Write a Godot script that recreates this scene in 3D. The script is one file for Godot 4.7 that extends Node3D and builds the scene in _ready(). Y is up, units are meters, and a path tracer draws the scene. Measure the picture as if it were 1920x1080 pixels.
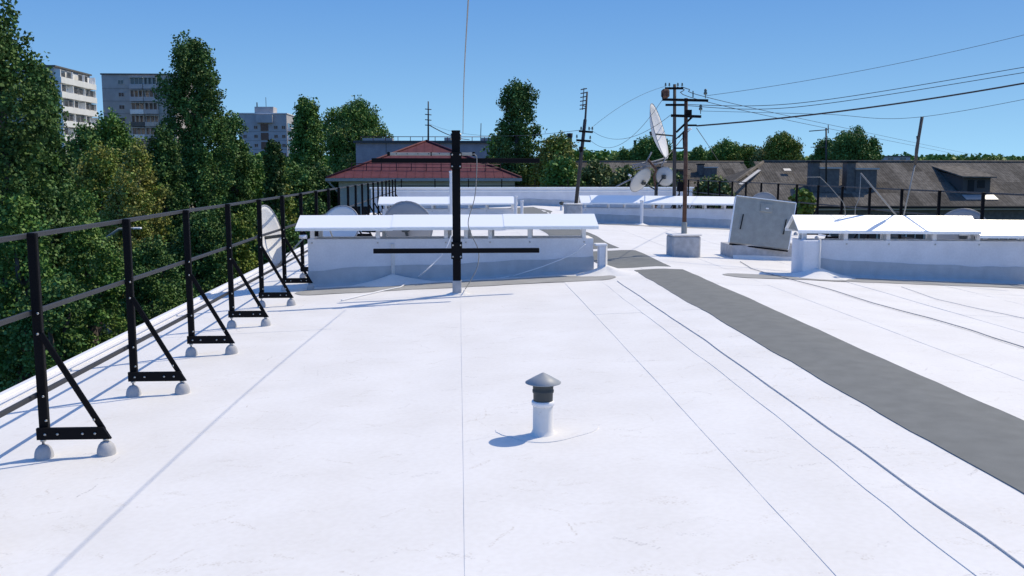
extends Node3D

# ------------------------------------------------------------------ view frame
const FPX := 1750.0                      # focal length in pixels of a 1920 x 1080 frame
var EYE := Vector3(0, 1.65, 0)
var LOOK := Basis.from_euler(Vector3(-deg_to_rad(7.23), -deg_to_rad(3.18), 0))
const RIDGE_X := 2.9
const SLOPE := 0.045
const EDGE_L := -3.39
const EDGE_R := 9.3
const ROOF_END := 37.2
const STREET := -12.0

var M := {}
var used := {}
var rng := RandomNumberGenerator.new()
var noise := FastNoiseLite.new()

func ray(px: float, py: float) -> Vector3:
	return LOOK * Vector3((px - 960.0) / FPX, -(py - 540.0) / FPX, -1.0)

# a point d metres ahead along the roof axis
func P(px: float, py: float, d: float) -> Vector3:
	var r := ray(px, py)
	return EYE + r * (d / -r.z)

func roof_y(x: float) -> float:
	return SLOPE * (RIDGE_X + 2.35) - SLOPE * absf(x - RIDGE_X)

func surf_y(x: float, z: float) -> float:
	return roof_y(x) + 0.006 * noise.get_noise_2d(x * 22.0, z * 14.0)

# where a sight line meets the roof
func G(px: float, py: float) -> Vector3:
	var r := ray(px, py)
	var t := 1.0
	for i in 40:
		var p := EYE + r * t
		t = (roof_y(p.x) - EYE.y) / r.y
	return EYE + r * t

# ------------------------------------------------------------------ mesh builder
class MB:
	var st := SurfaceTool.new()
	func _init(smooth := false):
		st.begin(Mesh.PRIMITIVE_TRIANGLES)
		st.set_smooth_group(0 if smooth else -1)
	func smooth(on: bool) -> MB:
		st.set_smooth_group(0 if on else -1)
		return self
	func tri(a: Vector3, b: Vector3, c: Vector3):        # counter-clockwise seen from outside
		st.add_vertex(a); st.add_vertex(c); st.add_vertex(b)
	func quad(a: Vector3, b: Vector3, c: Vector3, d: Vector3):
		tri(a, b, c); tri(a, c, d)
	# p[0..3] the lower four corners (front-left, front-right, back-right, back-left), p[4..7] the upper four
	func hexa(p: Array):
		quad(p[0], p[1], p[5], p[4]); quad(p[1], p[2], p[6], p[5])
		quad(p[2], p[3], p[7], p[6]); quad(p[3], p[0], p[4], p[7])
		quad(p[4], p[5], p[6], p[7]); quad(p[3], p[2], p[1], p[0])
	func box(c: Vector3, s: Vector3, b := Basis.IDENTITY):
		var h := s * 0.5
		var q := []
		for y in [-h.y, h.y]:
			q.append(c + b * Vector3(-h.x, y, h.z)); q.append(c + b * Vector3(h.x, y, h.z))
			q.append(c + b * Vector3(h.x, y, -h.z)); q.append(c + b * Vector3(-h.x, y, -h.z))
		hexa(q)
	# a box with chamfered edges
	func cbox(c: Vector3, s: Vector3, e: float, b := Basis.IDENTITY):
		var h := s * 0.5
		var ax := [Vector3.RIGHT, Vector3.UP, Vector3.BACK]
		var hh := [h.x, h.y, h.z]
		for i in 3:
			var j := (i + 1) % 3
			var k := (i + 2) % 3
			for sg in [-1.0, 1.0]:
				var f := []
				for w in [[-1, -1], [1, -1], [1, 1], [-1, 1]]:
					f.append(c + b * (ax[i] * hh[i] * sg + ax[j] * (hh[j] - e) * w[0] + ax[k] * (hh[k] - e) * w[1]))
				if sg > 0: quad(f[0], f[1], f[2], f[3])
				else: quad(f[3], f[2], f[1], f[0])
				for sk in [-1.0, 1.0]:       # the chamfer between +-i and +-j, along k
					var a0: Vector3 = ax[i] * hh[i] * sg + ax[j] * (hh[j] - e) * sk
					var a1: Vector3 = ax[i] * (hh[i] - e) * sg + ax[j] * hh[j] * sk
					var dk: Vector3 = ax[k] * (hh[k] - e)
					if sg * sk > 0: quad(c + b * (a0 - dk), c + b * (a1 - dk), c + b * (a1 + dk), c + b * (a0 + dk))
					else: quad(c + b * (a0 + dk), c + b * (a1 + dk), c + b * (a1 - dk), c + b * (a0 - dk))
		for sx in [-1.0, 1.0]:
			for sy in [-1.0, 1.0]:
				for sz in [-1.0, 1.0]:
					var p0 := c + b * Vector3(sx * h.x, sy * (h.y - e), sz * (h.z - e))
					var p1 := c + b * Vector3(sx * (h.x - e), sy * h.y, sz * (h.z - e))
					var p2 := c + b * Vector3(sx * (h.x - e), sy * (h.y - e), sz * h.z)
					if sx * sy * sz > 0: tri(p0, p1, p2)
					else: tri(p0, p2, p1)
	# a straight bar of section w x t from a to b; side points along the w direction
	func bar(a: Vector3, bb: Vector3, w: float, t: float, side: Vector3, e := 0.0):
		var d := bb - a
		var y := d.normalized()
		var x := (side - y * side.dot(y)).normalized()
		var z := x.cross(y)
		if e > 0.0: cbox((a + bb) * 0.5, Vector3(w, d.length(), t), e, Basis(x, y, z))
		else: box((a + bb) * 0.5, Vector3(w, d.length(), t), Basis(x, y, z))
	func tube(pts: Array, r, n := 8):
		var rings := []
		var up := Vector3(0.13, 0.97, 0.21)
		for i in pts.size():
			var dir: Vector3 = (pts[mini(i + 1, pts.size() - 1)] - pts[maxi(i - 1, 0)]).normalized()
			if absf(dir.dot(up)) > 0.95: up = Vector3(0.97, 0.1, 0.21)
			var x := up.cross(dir).normalized()
			var y := dir.cross(x)
			var rr: float = r[i] if r is Array else r
			var ring := []
			for k in n:
				var a := TAU * k / n
				ring.append(pts[i] + (x * cos(a) + y * sin(a)) * rr)
			rings.append(ring)
		for i in pts.size() - 1:
			for k in n:
				var k2 := (k + 1) % n
				quad(rings[i][k], rings[i][k2], rings[i + 1][k2], rings[i + 1][k])
		for k in range(1, n - 1):
			tri(rings[0][0], rings[0][k + 1], rings[0][k])
			tri(rings[-1][0], rings[-1][k], rings[-1][k + 1])
	# turned shape: profile of Vector2(radius, height) listed upwards
	func lathe(prof: Array, n: int, o := Vector3.ZERO, b := Basis.IDENTITY):
		for i in prof.size() - 1:
			for k in n:
				var a := TAU * k / n
				var a2 := TAU * (k + 1) / n
				var d1 := Vector3(cos(a), 0, -sin(a))
				var d2 := Vector3(cos(a2), 0, -sin(a2))
				var p0: Vector3 = o + b * (d1 * prof[i].x + Vector3.UP * prof[i].y)
				var p1: Vector3 = o + b * (d2 * prof[i].x + Vector3.UP * prof[i].y)
				var p2: Vector3 = o + b * (d2 * prof[i + 1].x + Vector3.UP * prof[i + 1].y)
				var p3: Vector3 = o + b * (d1 * prof[i + 1].x + Vector3.UP * prof[i + 1].y)
				if prof[i].x > 1e-5: tri(p0, p1, p2)
				if prof[i + 1].x > 1e-5: tri(p0, p2, p3)
	func mesh() -> ArrayMesh:
		st.index()
		st.generate_normals()
		return st.commit()

func numbered(n: String) -> String:
	if not used.has(n):
		used[n] = 0
		return n
	used[n] += 1
	return "%s_%03d" % [n, used[n]]

func tag(o: Node, label := "", category := "", group := "", kind := "") -> Node:
	if label: o.set_meta("label", label)
	if category: o.set_meta("category", category)
	if group: o.set_meta("group", group)
	if kind: o.set_meta("kind", kind)
	return o

func thing(called: String, at: Vector3, label: String, category: String, group := "") -> Node3D:
	var o := Node3D.new()
	o.name = numbered(called)
	add_child(o)
	o.position = at
	tag(o, label, category, group)
	return o

func part(called: String, m, mat: Material, parent: Node3D) -> MeshInstance3D:
	var o := MeshInstance3D.new()
	o.name = called if parent != self else numbered(called)
	o.mesh = m.mesh() if m is MB else m
	o.material_override = mat
	parent.add_child(o, true)
	return o

# ------------------------------------------------------------------ materials
func lin(r: float, g: float, b: float) -> Color:
	return Color(r, g, b).linear_to_srgb()

func mat(r: float, g: float, b: float, rough := 0.8, metal := 0.0, spec := 0.5) -> StandardMaterial3D:
	var m := StandardMaterial3D.new()
	m.albedo_color = lin(r, g, b)
	m.roughness = rough
	m.metallic = metal
	m.metallic_specular = spec
	return m

func tex(m: StandardMaterial3D, img: Image, tile: float) -> StandardMaterial3D:
	m.albedo_texture = ImageTexture.create_from_image(img)
	m.uv1_triplanar = true
	m.uv1_world_triplanar = true
	m.uv1_scale = Vector3.ONE / tile
	return m

# mottled grain: low patches, fine speckle, both seamless enough at this contrast
func grain(size: int, a: Color, b: Color, low: float, fine: float, sd: int, contrast := 1.0) -> Image:
	var n := FastNoiseLite.new()
	n.seed = sd
	n.noise_type = FastNoiseLite.TYPE_SIMPLEX
	n.fractal_octaves = 4
	n.frequency = low
	var base := n.get_seamless_image(size, size)
	n.seed = sd + 7
	n.frequency = fine
	n.fractal_octaves = 2
	var det := n.get_seamless_image(size, size)
	var img := Image.create(size, size, false, Image.FORMAT_RGB8)
	for y in size:
		for x in size:
			var v: float = clampf(0.5 + ((base.get_pixel(x, y).r - 0.5) * 0.9 + (det.get_pixel(x, y).r - 0.5) * 0.5) * contrast, 0.0, 1.0)
			img.set_pixel(x, y, a.lerp(b, v))
	return img

func scuff(img: Image, count: int, col: Color, sd: int):
	var r := RandomNumberGenerator.new()
	r.seed = sd
	var s := img.get_width()
	for i in count:
		var x := r.randf() * s
		var y := r.randf() * s
		var ang := r.randfn(0.0, 0.35) + (PI / 2 if r.randf() < 0.12 else 0.0)
		var ln := int(r.randf_range(6, 40))
		var al := r.randf_range(0.05, 0.4)
		var wd := 1 + int(r.randf() * 4.0)
		for k in ln:
			ang += r.randfn(0, 0.10)
			x += cos(ang)
			y += sin(ang)
			for q in wd:
				if r.randf() < 0.5: continue
				var ix := posmod(int(x), s)
				var iy := posmod(int(y + q - wd * 0.5 + r.randfn(0, 1.0)), s)
				img.set_pixel(ix, iy, img.get_pixel(ix, iy).lerp(col, al * r.randf()))

func blot(img: Image, count: int, col: Color, sd: int):
	var r := RandomNumberGenerator.new()
	r.seed = sd
	var s := img.get_width()
	for i in count:
		var c := Vector2(r.randf(), r.randf()) * s
		var ln := r.randf_range(6, 30)
		var ht := r.randf_range(2, 7)
		var ang := r.randfn(0, 0.4)
		var al := r.randf_range(0.1, 0.45)
		for k in int(ln * ht * 0.8):
			var q := Vector2(r.randfn(0, 0.4) * ln, r.randfn(0, 0.4) * ht).rotated(ang) + c
			var ix := posmod(int(q.x), s)
			var iy := posmod(int(q.y), s)
			img.set_pixel(ix, iy, img.get_pixel(ix, iy).lerp(col, al * r.randf()))

func make_materials():
	var im := grain(1024, lin(0.75, 0.725, 0.69), lin(0.83, 0.81, 0.785), 0.006, 0.12, 3)
	scuff(im, 800, lin(0.40, 0.34, 0.27), 11)
	blot(im, 260, lin(0.50, 0.45, 0.38), 15)
	scuff(im, 160, lin(0.22, 0.2, 0.19), 12)
	M.membrane = tex(mat(1, 1, 1, 0.62, 0, 0.35), im, 6.5)
	var im2 := grain(512, lin(0.70, 0.70, 0.73), lin(0.80, 0.80, 0.83), 0.01, 0.10, 5)
	scuff(im2, 80, lin(0.45, 0.42, 0.38), 13)
	M.render = tex(mat(1, 1, 1, 0.8, 0, 0.3), im2, 2.2)
	var im3 := grain(512, lin(0.46, 0.47, 0.49), lin(0.56, 0.57, 0.59), 0.012, 0.14, 6)
	M.primer = tex(mat(1, 1, 1, 0.75, 0, 0.3), im3, 1.6)
	var im4 := grain(1024, lin(0.175, 0.18, 0.172), lin(0.225, 0.231, 0.222), 0.012, 0.4, 8, 0.8)
	scuff(im4, 320, lin(0.33, 0.32, 0.30), 14)
	M.walk = tex(mat(1, 1, 1, 0.9, 0, 0.3), im4, 3.1)
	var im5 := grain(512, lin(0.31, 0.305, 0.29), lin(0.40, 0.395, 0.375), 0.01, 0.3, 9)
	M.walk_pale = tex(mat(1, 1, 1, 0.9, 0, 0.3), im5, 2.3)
	M.cap_metal = mat(0.95, 0.965, 0.97, 0.3, 0.0, 0.9)
	M.black = mat(0.008, 0.008, 0.0095, 0.5, 0.0, 0.18)
	M.rail = mat(0.045, 0.047, 0.054, 0.5, 0.0, 0.3)
	M.bolt = mat(0.55, 0.54, 0.5, 0.3, 0.9)
	var imc := grain(256, lin(0.36, 0.36, 0.37), lin(0.52, 0.52, 0.53), 0.02, 0.2, 21)
	M.concrete = tex(mat(1, 1, 1, 0.9), imc, 0.8)
	var img := grain(256, lin(0.29, 0.29, 0.265), lin(0.385, 0.385, 0.35), 0.02, 0.15, 22)
	M.galv = tex(mat(1, 1, 1, 0.55, 0.05, 0.35), img, 0.9)
	M.galv_dark = mat(0.045, 0.055, 0.06, 0.6, 0.1)
	M.plastic = mat(0.30, 0.32, 0.34, 0.5)
	M.white_paint = mat(0.8, 0.8, 0.82, 0.5)
	M.dish = mat(0.78, 0.78, 0.79, 0.45)
	M.dish_pale = mat(0.52, 0.53, 0.53, 0.5)
	M.dish_grey = mat(0.30, 0.31, 0.33, 0.5)
	M.wire = mat(0.03, 0.03, 0.035, 0.6)
	M.wire_pale = mat(0.27, 0.265, 0.25, 0.6)
	M.cable_light = mat(0.62, 0.61, 0.6, 0.6)
	M.cable_mid = mat(0.3, 0.3, 0.31, 0.6)
	M.cable_pale = mat(0.42, 0.43, 0.46, 0.6)
	M.cable_grey = mat(0.22, 0.23, 0.26, 0.6)
	var imr := grain(256, lin(0.07, 0.035, 0.025), lin(0.16, 0.085, 0.06), 0.02, 0.15, 23, 1.6)
	M.rust = tex(mat(1, 1, 1, 0.85, 0.1), imr, 0.5)
	M.porcelain = mat(0.10, 0.13, 0.11, 0.25)
	M.wood_old = mat(0.085, 0.075, 0.068, 0.85)
	var imt := grain(256, lin(0.09, 0.026, 0.030), lin(0.145, 0.045, 0.050), 0.015, 0.2, 24)
	M.redroof = tex(mat(1, 1, 1, 0.6, 0.0, 0.3), imt, 2.5)
	M.reddark = mat(0.09, 0.02, 0.025, 0.5)
	M.stucco = tex(mat(1, 1, 1, 0.9), grain(256, lin(0.44, 0.43, 0.37), lin(0.54, 0.525, 0.46), 0.015, 0.1, 25), 4.0)
	M.lilac = tex(mat(1, 1, 1, 0.9), grain(256, lin(0.31, 0.275, 0.30), lin(0.40, 0.36, 0.39), 0.015, 0.1, 26), 5.0)
	M.panel_grey = tex(mat(1, 1, 1, 0.9), grain(256, lin(0.40, 0.39, 0.40), lin(0.5, 0.485, 0.49), 0.012, 0.1, 27), 9.0)
	M.panel_warm = tex(mat(1, 1, 1, 0.9), grain(256, lin(0.38, 0.355, 0.34), lin(0.48, 0.45, 0.43), 0.012, 0.1, 28), 9.0)
	M.panel_white = tex(mat(1, 1, 1, 0.8), grain(256, lin(0.76, 0.76, 0.76), lin(0.86, 0.86, 0.85), 0.012, 0.1, 29), 9.0)
	M.joint = mat(0.12, 0.115, 0.11, 0.9)
	M.glass = mat(0.03, 0.035, 0.045, 0.08, 0.0, 0.8)
	M.frame = mat(0.5, 0.48, 0.45, 0.6)
	M.slates = []
	for i in 4:
		var k: float = [0.78, 1.0, 1.22, 1.5][i]
		M.slates.append(tex(mat(1, 1, 1, 0.95, 0, 0.2), grain(256, lin(0.07 * k, 0.063 * k, 0.054 * k), lin(0.145 * k, 0.131 * k, 0.114 * k), 0.02, 0.16, 30 + i, 1.4), 2.6))
	M.brickwall = tex(mat(1, 1, 1, 0.9), grain(256, lin(0.11, 0.10, 0.095), lin(0.18, 0.165, 0.155), 0.02, 0.2, 36), 2.0)
	M.tin = mat(0.45, 0.45, 0.45, 0.5, 0.4)
	M.tin_dark = mat(0.07, 0.07, 0.075, 0.6, 0.2)
	M.dark = mat(0.02, 0.02, 0.02, 0.9)
	M.ground = tex(mat(1, 1, 1, 1.0), grain(512, lin(0.03, 0.035, 0.018), lin(0.09, 0.085, 0.055), 0.01, 0.12, 40, 1.5), 30.0)
	M.bark = tex(mat(1, 1, 1, 0.95), grain(256, lin(0.05, 0.04, 0.033), lin(0.13, 0.11, 0.095), 0.02, 0.12, 41, 1.4), 1.2)
	var lf := StandardMaterial3D.new()
	lf.vertex_color_use_as_albedo = true
	lf.roughness = 0.55
	lf.metallic_specular = 0.3
	lf.albedo_color = lin(0.25, 0.25, 0.25)
	lf.backlight = Color(0.62, 0.74, 0.3)
	lf.cull_mode = BaseMaterial3D.CULL_DISABLED
	M.leaf = lf

# ------------------------------------------------------------------ ready
func _ready():
	rng.seed = 20240611
	noise.seed = 5
	noise.frequency = 0.05
	var cam := Camera3D.new()
	cam.name = "camera"
	cam.fov = rad_to_deg(2.0 * atan(540.0 / FPX))
	cam.near = 0.05
	cam.far = 4000.0
	add_child(cam)
	cam.transform = Transform3D(LOOK, EYE)
	cam.current = true

	var sky_mat := ProceduralSkyMaterial.new()
	sky_mat.sky_top_color = Color(0.25, 0.50, 0.83)
	sky_mat.sky_horizon_color = Color(0.66, 0.87, 1.0)
	sky_mat.sky_curve = 0.09
	sky_mat.ground_horizon_color = Color(0.5, 0.55, 0.55)
	sky_mat.ground_bottom_color = Color(0.2, 0.2, 0.17)
	sky_mat.sun_angle_max = 90.0
	sky_mat.sun_curve = 0.28
	var sky := Sky.new()
	sky.sky_material = sky_mat
	var env := Environment.new()
	env.background_mode = Environment.BG_SKY
	env.sky = sky
	env.tonemap_mode = Environment.TONE_MAPPER_LINEAR
	env.tonemap_exposure = 1.0
	env.sdfgi_enabled = true
	env.ssao_enabled = true
	env.ssil_enabled = true
	var we := WorldEnvironment.new()
	we.name = "world_environment"
	we.environment = env
	add_child(we)

	var sun := DirectionalLight3D.new()
	sun.name = "sun"
	sun.light_energy = 1.13
	sun.light_color = Color(1.0, 0.955, 0.87)
	sun.light_angular_distance = 0.5
	sun.shadow_enabled = true
	add_child(sun)
	sun.look_at_from_position(Vector3.ZERO, Vector3(-0.67, -1.0, 0.34), Vector3.UP)

	make_materials()
	make_leaf_meshes()
	build_ground()
	build_roof()
	build_railings()
	build_housings()
	build_roof_things()
	build_poles()
	build_neighbours()
	build_towers()
	build_trees()
	build_wires()

# ------------------------------------------------------------------ ground
func build_ground():
	var g := MB.new()
	var s := 1800.0
	g.quad(Vector3(-s, STREET, s), Vector3(s, STREET, s), Vector3(s, STREET, -s), Vector3(-s, STREET, -s))
	tag(part("ground", g, M.ground, self), "dark grassy earth under the trees around the houses", "ground", "", "structure")

# a sheet lying on the roof; its two long sides are functions of the length parameter
func sheet(x0: Callable, x1: Callable, z0: float, z1: float, lift: float, nz: int, nx: int, thick := 0.02, tilt := 0.0) -> MB:
	var m := MB.new(true)
	var rows := []
	for j in nz + 1:
		var z := lerpf(z0, z1, float(j) / nz)
		var row := []
		var xa: float = x0.call(z)
		var xb: float = x1.call(z)
		for i in nx + 1:
			var x := lerpf(xa, xb, float(i) / nx)
			row.append(Vector3(x, surf_y(x, z) + lift + tilt * (1.0 - float(i) / nx), z))
		rows.append(row)
	for j in nz:
		for i in nx:
			m.quad(rows[j][i], rows[j][i + 1], rows[j + 1][i + 1], rows[j + 1][i])
	m.smooth(false)
	var dn := Vector3(0, -thick, 0)
	for j in nz:
		m.quad(rows[j][0] + dn, rows[j][0], rows[j + 1][0], rows[j + 1][0] + dn)
		m.quad(rows[j][nx], rows[j][nx] + dn, rows[j + 1][nx] + dn, rows[j + 1][nx])
	for i in nx:
		m.quad(rows[0][i] + dn, rows[0][i + 1] + dn, rows[0][i + 1], rows[0][i])
		m.quad(rows[nz][i], rows[nz][i + 1], rows[nz][i + 1] + dn, rows[nz][i] + dn)
	return m

func mound(c: Vector3, rx: float, rz: float, h: float, sd: int) -> MB:
	var m := MB.new(true)
	var n := 28
	var rg := 7
	var rings := []
	for j in rg + 1:
		var t := float(j) / rg
		var ring := []
		for k in n:
			var a := TAU * k / n
			var w := 1.0 + 0.28 * noise.get_noise_2d(k * 31.0 + sd * 100.0, 3.0) + 0.12 * sin(a * 3.0 + sd)
			var x := c.x + cos(a) * rx * t * w
			var z := c.z - sin(a) * rz * t * w
			ring.append(Vector3(x, surf_y(x, z) - 0.002 + h * pow(1.0 - t, 1.7) + (0.012 if j < rg else 0.0), z))
		rings.append(ring)
	for j in rg:
		for k in n:
			var k2 := (k + 1) % n
			if j > 0: m.tri(rings[j][k], rings[j + 1][k], rings[j + 1][k2])
			else: m.tri(rings[0][0], rings[1][k], rings[1][k2])
			if j > 0: m.tri(rings[j][k], rings[j + 1][k2], rings[j][k2])
	return m

func build_roof():
	var r := Node3D.new()
	r.name = "roof"
	add_child(r)
	tag(r, "flat apartment roof covered in welded white membrane sheets", "roof", "", "structure")
	# slab and walls of the building below it
	var b := MB.new()
	var zf := 4.0
	var zb := -ROOF_END
	for s in [[EDGE_L, RIDGE_X], [RIDGE_X, EDGE_R]]:
		var xa: float = s[0]
		var xb: float = s[1]
		b.hexa([Vector3(xa, -0.4, zf), Vector3(xb, -0.4, zf), Vector3(xb, -0.4, zb), Vector3(xa, -0.4, zb),
			Vector3(xa, roof_y(xa) - 0.03, zf), Vector3(xb, roof_y(xb) - 0.03, zf), Vector3(xb, roof_y(xb) - 0.03, zb), Vector3(xa, roof_y(xa) - 0.03, zb)])
	part("slab", b, M.concrete, r)
	var w := MB.new()
	w.box(Vector3((EDGE_L + EDGE_R) * 0.5, (STREET - 0.4) * 0.5, (zf + zb) * 0.5), Vector3(EDGE_R - EDGE_L - 0.5, -0.4 - STREET - 0.002, zf - zb - 0.5))
	part("facade", w, M.stucco, r)
	# membrane sheets, each lapping the one to its left by a few centimetres
	var xs := [EDGE_L - 0.03, -1.30, 0.005, 1.37, 2.62, 3.9, 5.25, 6.6, 7.9, EDGE_R + 0.03]
	for i in xs.size() - 1:
		var lift := 0.003
		var xa: float = xs[i]
		var xb: float = xs[i + 1] + 0.03
		var cuts := [4.0, -9.4 - (i % 3) * 2.1, -22.0 - (i % 2) * 3.0, -ROOF_END]
		for c in 3:
			var wob := func(z): return xa + 0.003 * sin(z * 0.6 + i * 2.0)
			var wob2 := func(z): return xb + 0.006 * sin(z * 0.9 + i)
			part("membrane_sheet", sheet(wob, wob2, cuts[c] , cuts[c + 1] - (0.04 if c < 2 else 0.0), lift + 0.0015 * c, 60 if c == 0 else 36, 10, 0.02, 0.0025), M.membrane, r)
	# metal drip edge along both long sides
	for e in [EDGE_L - 0.05, EDGE_R + 0.05]:
		var d := MB.new()
		d.cbox(Vector3(e, roof_y(e) - 0.02, (zf + zb) * 0.5), Vector3(0.07, 0.11, zf - zb), 0.012)
		part("drip_edge", d, M.white_paint, r)
	# raised welt along the left side
	var we := MB.new(true)
	we.tube([Vector3(EDGE_L + 0.09, roof_y(EDGE_L) + 0.012, 4), Vector3(EDGE_L + 0.09, roof_y(EDGE_L) + 0.012, -20), Vector3(EDGE_L + 0.09, roof_y(EDGE_L) + 0.012, -37)], 0.016, 8)
	part("edge_welt", we, M.membrane, r)
	# grey walkways of coated felt
	var xl := func(z): return 2.47 + 0.010 * sin(z * 1.3) + 0.03 * noise.get_noise_2d(z * 14.0, 7.0)
	var xr := func(z): return 3.19 + 0.010 * sin(z * 1.1 + 1.0) + 0.03 * noise.get_noise_2d(z * 13.0, 77.0)
	tag(part("walkway_strip", sheet(xl, xr, 3.8, -13.15, 0.0095, 90, 8), M.walk, r), "long dark grey walkway strip down the white roof")
	var xl2 := func(z): return 2.08 + 0.03 * sin(z * 1.7) - 0.02 * (z + 13.6)
	var xr2 := func(z): return 3.12 + 0.03 * sin(z * 1.5) + 0.02 * (z + 13.6)
	part("walkway_strip", sheet(xl2, xr2, -13.5, -16.3, 0.0095, 16, 8), M.walk, r)
	var xl3 := func(z): return 1.95 + 0.03 * sin(z * 1.7)
	var xr3 := func(z): return 2.88 + 0.03 * sin(z * 1.5)
	part("walkway_strip", sheet(xl3, xr3, -16.75, -24.6, 0.0095, 24, 8), M.walk, r)
	var xl4 := func(z): return 1.75 + 0.03 * sin(z * 1.2)
	var xr4 := func(z): return 3.15 + 0.04 * sin(z * 1.5) - 0.1 * absf(z + 32.0)
	part("walkway_strip", sheet(xl4, xr4, -26.5, -35.6, 0.0095, 24, 8), M.walk, r)
	# pale grey strips before the housings
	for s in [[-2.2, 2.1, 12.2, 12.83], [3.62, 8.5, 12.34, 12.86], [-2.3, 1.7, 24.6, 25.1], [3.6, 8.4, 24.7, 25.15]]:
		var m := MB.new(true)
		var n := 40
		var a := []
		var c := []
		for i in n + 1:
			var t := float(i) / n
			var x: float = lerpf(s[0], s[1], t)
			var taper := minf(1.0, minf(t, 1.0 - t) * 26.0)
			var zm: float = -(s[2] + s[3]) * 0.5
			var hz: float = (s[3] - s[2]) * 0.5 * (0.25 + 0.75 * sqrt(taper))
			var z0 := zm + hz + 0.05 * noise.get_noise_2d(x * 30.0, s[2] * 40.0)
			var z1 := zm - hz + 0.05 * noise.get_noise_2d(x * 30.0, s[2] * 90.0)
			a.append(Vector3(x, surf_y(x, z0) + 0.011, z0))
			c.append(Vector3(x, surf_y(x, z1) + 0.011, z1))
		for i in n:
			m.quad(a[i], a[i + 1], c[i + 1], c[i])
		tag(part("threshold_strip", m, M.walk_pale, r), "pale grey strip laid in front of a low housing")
	# cover strip welded over a buried cable
	var cl := func(z): return 1.86 + 0.014 * sin(z * 0.7) + 0.016 * noise.get_noise_2d(z * 12.0, 200.0)
	var cr := func(z): return 2.27 + 0.014 * sin(z * 0.7 + 0.3) + 0.016 * noise.get_noise_2d(z * 12.0, 240.0)
	part("cover_strip", sheet(cl, cr, 3.5, -12.0, 0.008, 70, 6, 0.02), M.membrane, r)
	# patch round the vent pipe
	var pc := Vector3(0.50, 0, -5.33)
	var pm := MB.new(true)
	var ring := []
	for k in 40:
		var ang := TAU * k / 40
		var rr := 0.235 * (1.0 + 0.16 * pow(absf(cos(2.0 * ang + 0.3)), 2.0)) + 0.012 * noise.get_noise_1d(k * 40.0)
		var q := pc + Vector3(cos(ang) * rr * 1.12, 0, -sin(ang) * rr)
		q.y = surf_y(q.x, q.z) + 0.008
		ring.append(q)
	pc.y = surf_y(pc.x, pc.z) + 0.012
	for k in 40:
		pm.tri(pc, ring[k], ring[(k + 1) % 40])
	pm.smooth(false)
	for k in 40:
		var d2 := Vector3(0, -0.02, 0)
		pm.quad(ring[k] + d2, ring[(k + 1) % 40] + d2, ring[(k + 1) % 40], ring[k])
	part("patch", pm, M.membrane, r)
	# end parapet
	var pw := thing("parapet", Vector3(0, 0, -ROOF_END), "white rendered parapet closing the far end of the roof", "parapet")
	var p1 := MB.new()
	p1.box(Vector3(2.9, 0.35, 0), Vector3(EDGE_R - EDGE_L + 0.1, 1.1, 0.22))
	part("wall", p1, M.render, pw)
	var p2 := MB.new()
	p2.cbox(Vector3(2.9, 0.93, 0.0), Vector3(EDGE_R - EDGE_L + 0.2, 0.055, 0.34), 0.01)
	part("coping", p2, M.cap_metal, pw)
	var p3 := MB.new()
	p3.cbox(Vector3(2.9, 0.80, 0.12), Vector3(EDGE_R - EDGE_L + 0.1, 0.03, 0.03), 0.008)
	part("cleat_strip", p3, M.cap_metal, pw)
	part("flashing", band(EDGE_L, EDGE_R, 0.125, 0.27, 50), M.primer, pw)
	for k in 9:
		var p4 := MB.new()
		var px := -2.3 + k * 1.32
		p4.bar(Vector3(px, 0.95, 0), Vector3(px, 1.28, 0), 0.04, 0.04, Vector3.RIGHT)
		part("rail_post", p4, M.black, pw)
	var p5 := MB.new()
	p5.box(Vector3(2.95, 1.02, -0.03), Vector3(10.8, 0.02, 0.02))
	part("rail", p5, M.black, pw)

# a coated upstand along the foot of a wall: local z of the face, height over the roof
func band(x0: float, x1: float, z: float, h: float, sd: int) -> MB:
	var m := MB.new()
	var n := maxi(8, int((x1 - x0) * 9.0))
	for i in n:
		var xa := lerpf(x0, x1, float(i) / n)
		var xb := lerpf(x0, x1, float(i + 1) / n)
		var ha := roof_y(xa) + h + 0.035 * noise.get_noise_2d(xa * 18.0, sd * 70.0)
		var hb := roof_y(xb) + h + 0.035 * noise.get_noise_2d(xb * 18.0, sd * 70.0)
		var ga := roof_y(xa) - 0.01
		var gb := roof_y(xb) - 0.01
		m.quad(Vector3(xa, ga, z + 0.05), Vector3(xb, gb, z + 0.05), Vector3(xb, gb + 0.06, z + 0.012), Vector3(xa, ga + 0.06, z + 0.012))
		m.quad(Vector3(xa, ga + 0.06, z + 0.012), Vector3(xb, gb + 0.06, z + 0.012), Vector3(xb, hb, z + 0.006), Vector3(xa, ha, z + 0.006))
		m.quad(Vector3(xa, ha, z + 0.006), Vector3(xb, hb, z + 0.006), Vector3(xb, hb, z - 0.02), Vector3(xa, ha, z - 0.02))
	return m

# ------------------------------------------------------------------ railings
func build_railings():
	railing("roof_railing", -2.40, 1.0, 3.89, 22, 1.49, "black steel railing on ballast feet along the tree side of the roof", 9)
	railing("roof_railing", 8.55, -1.0, 9.2, 20, 1.42, "black steel railing along the roof edge before the old slate roofs", 0)

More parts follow.
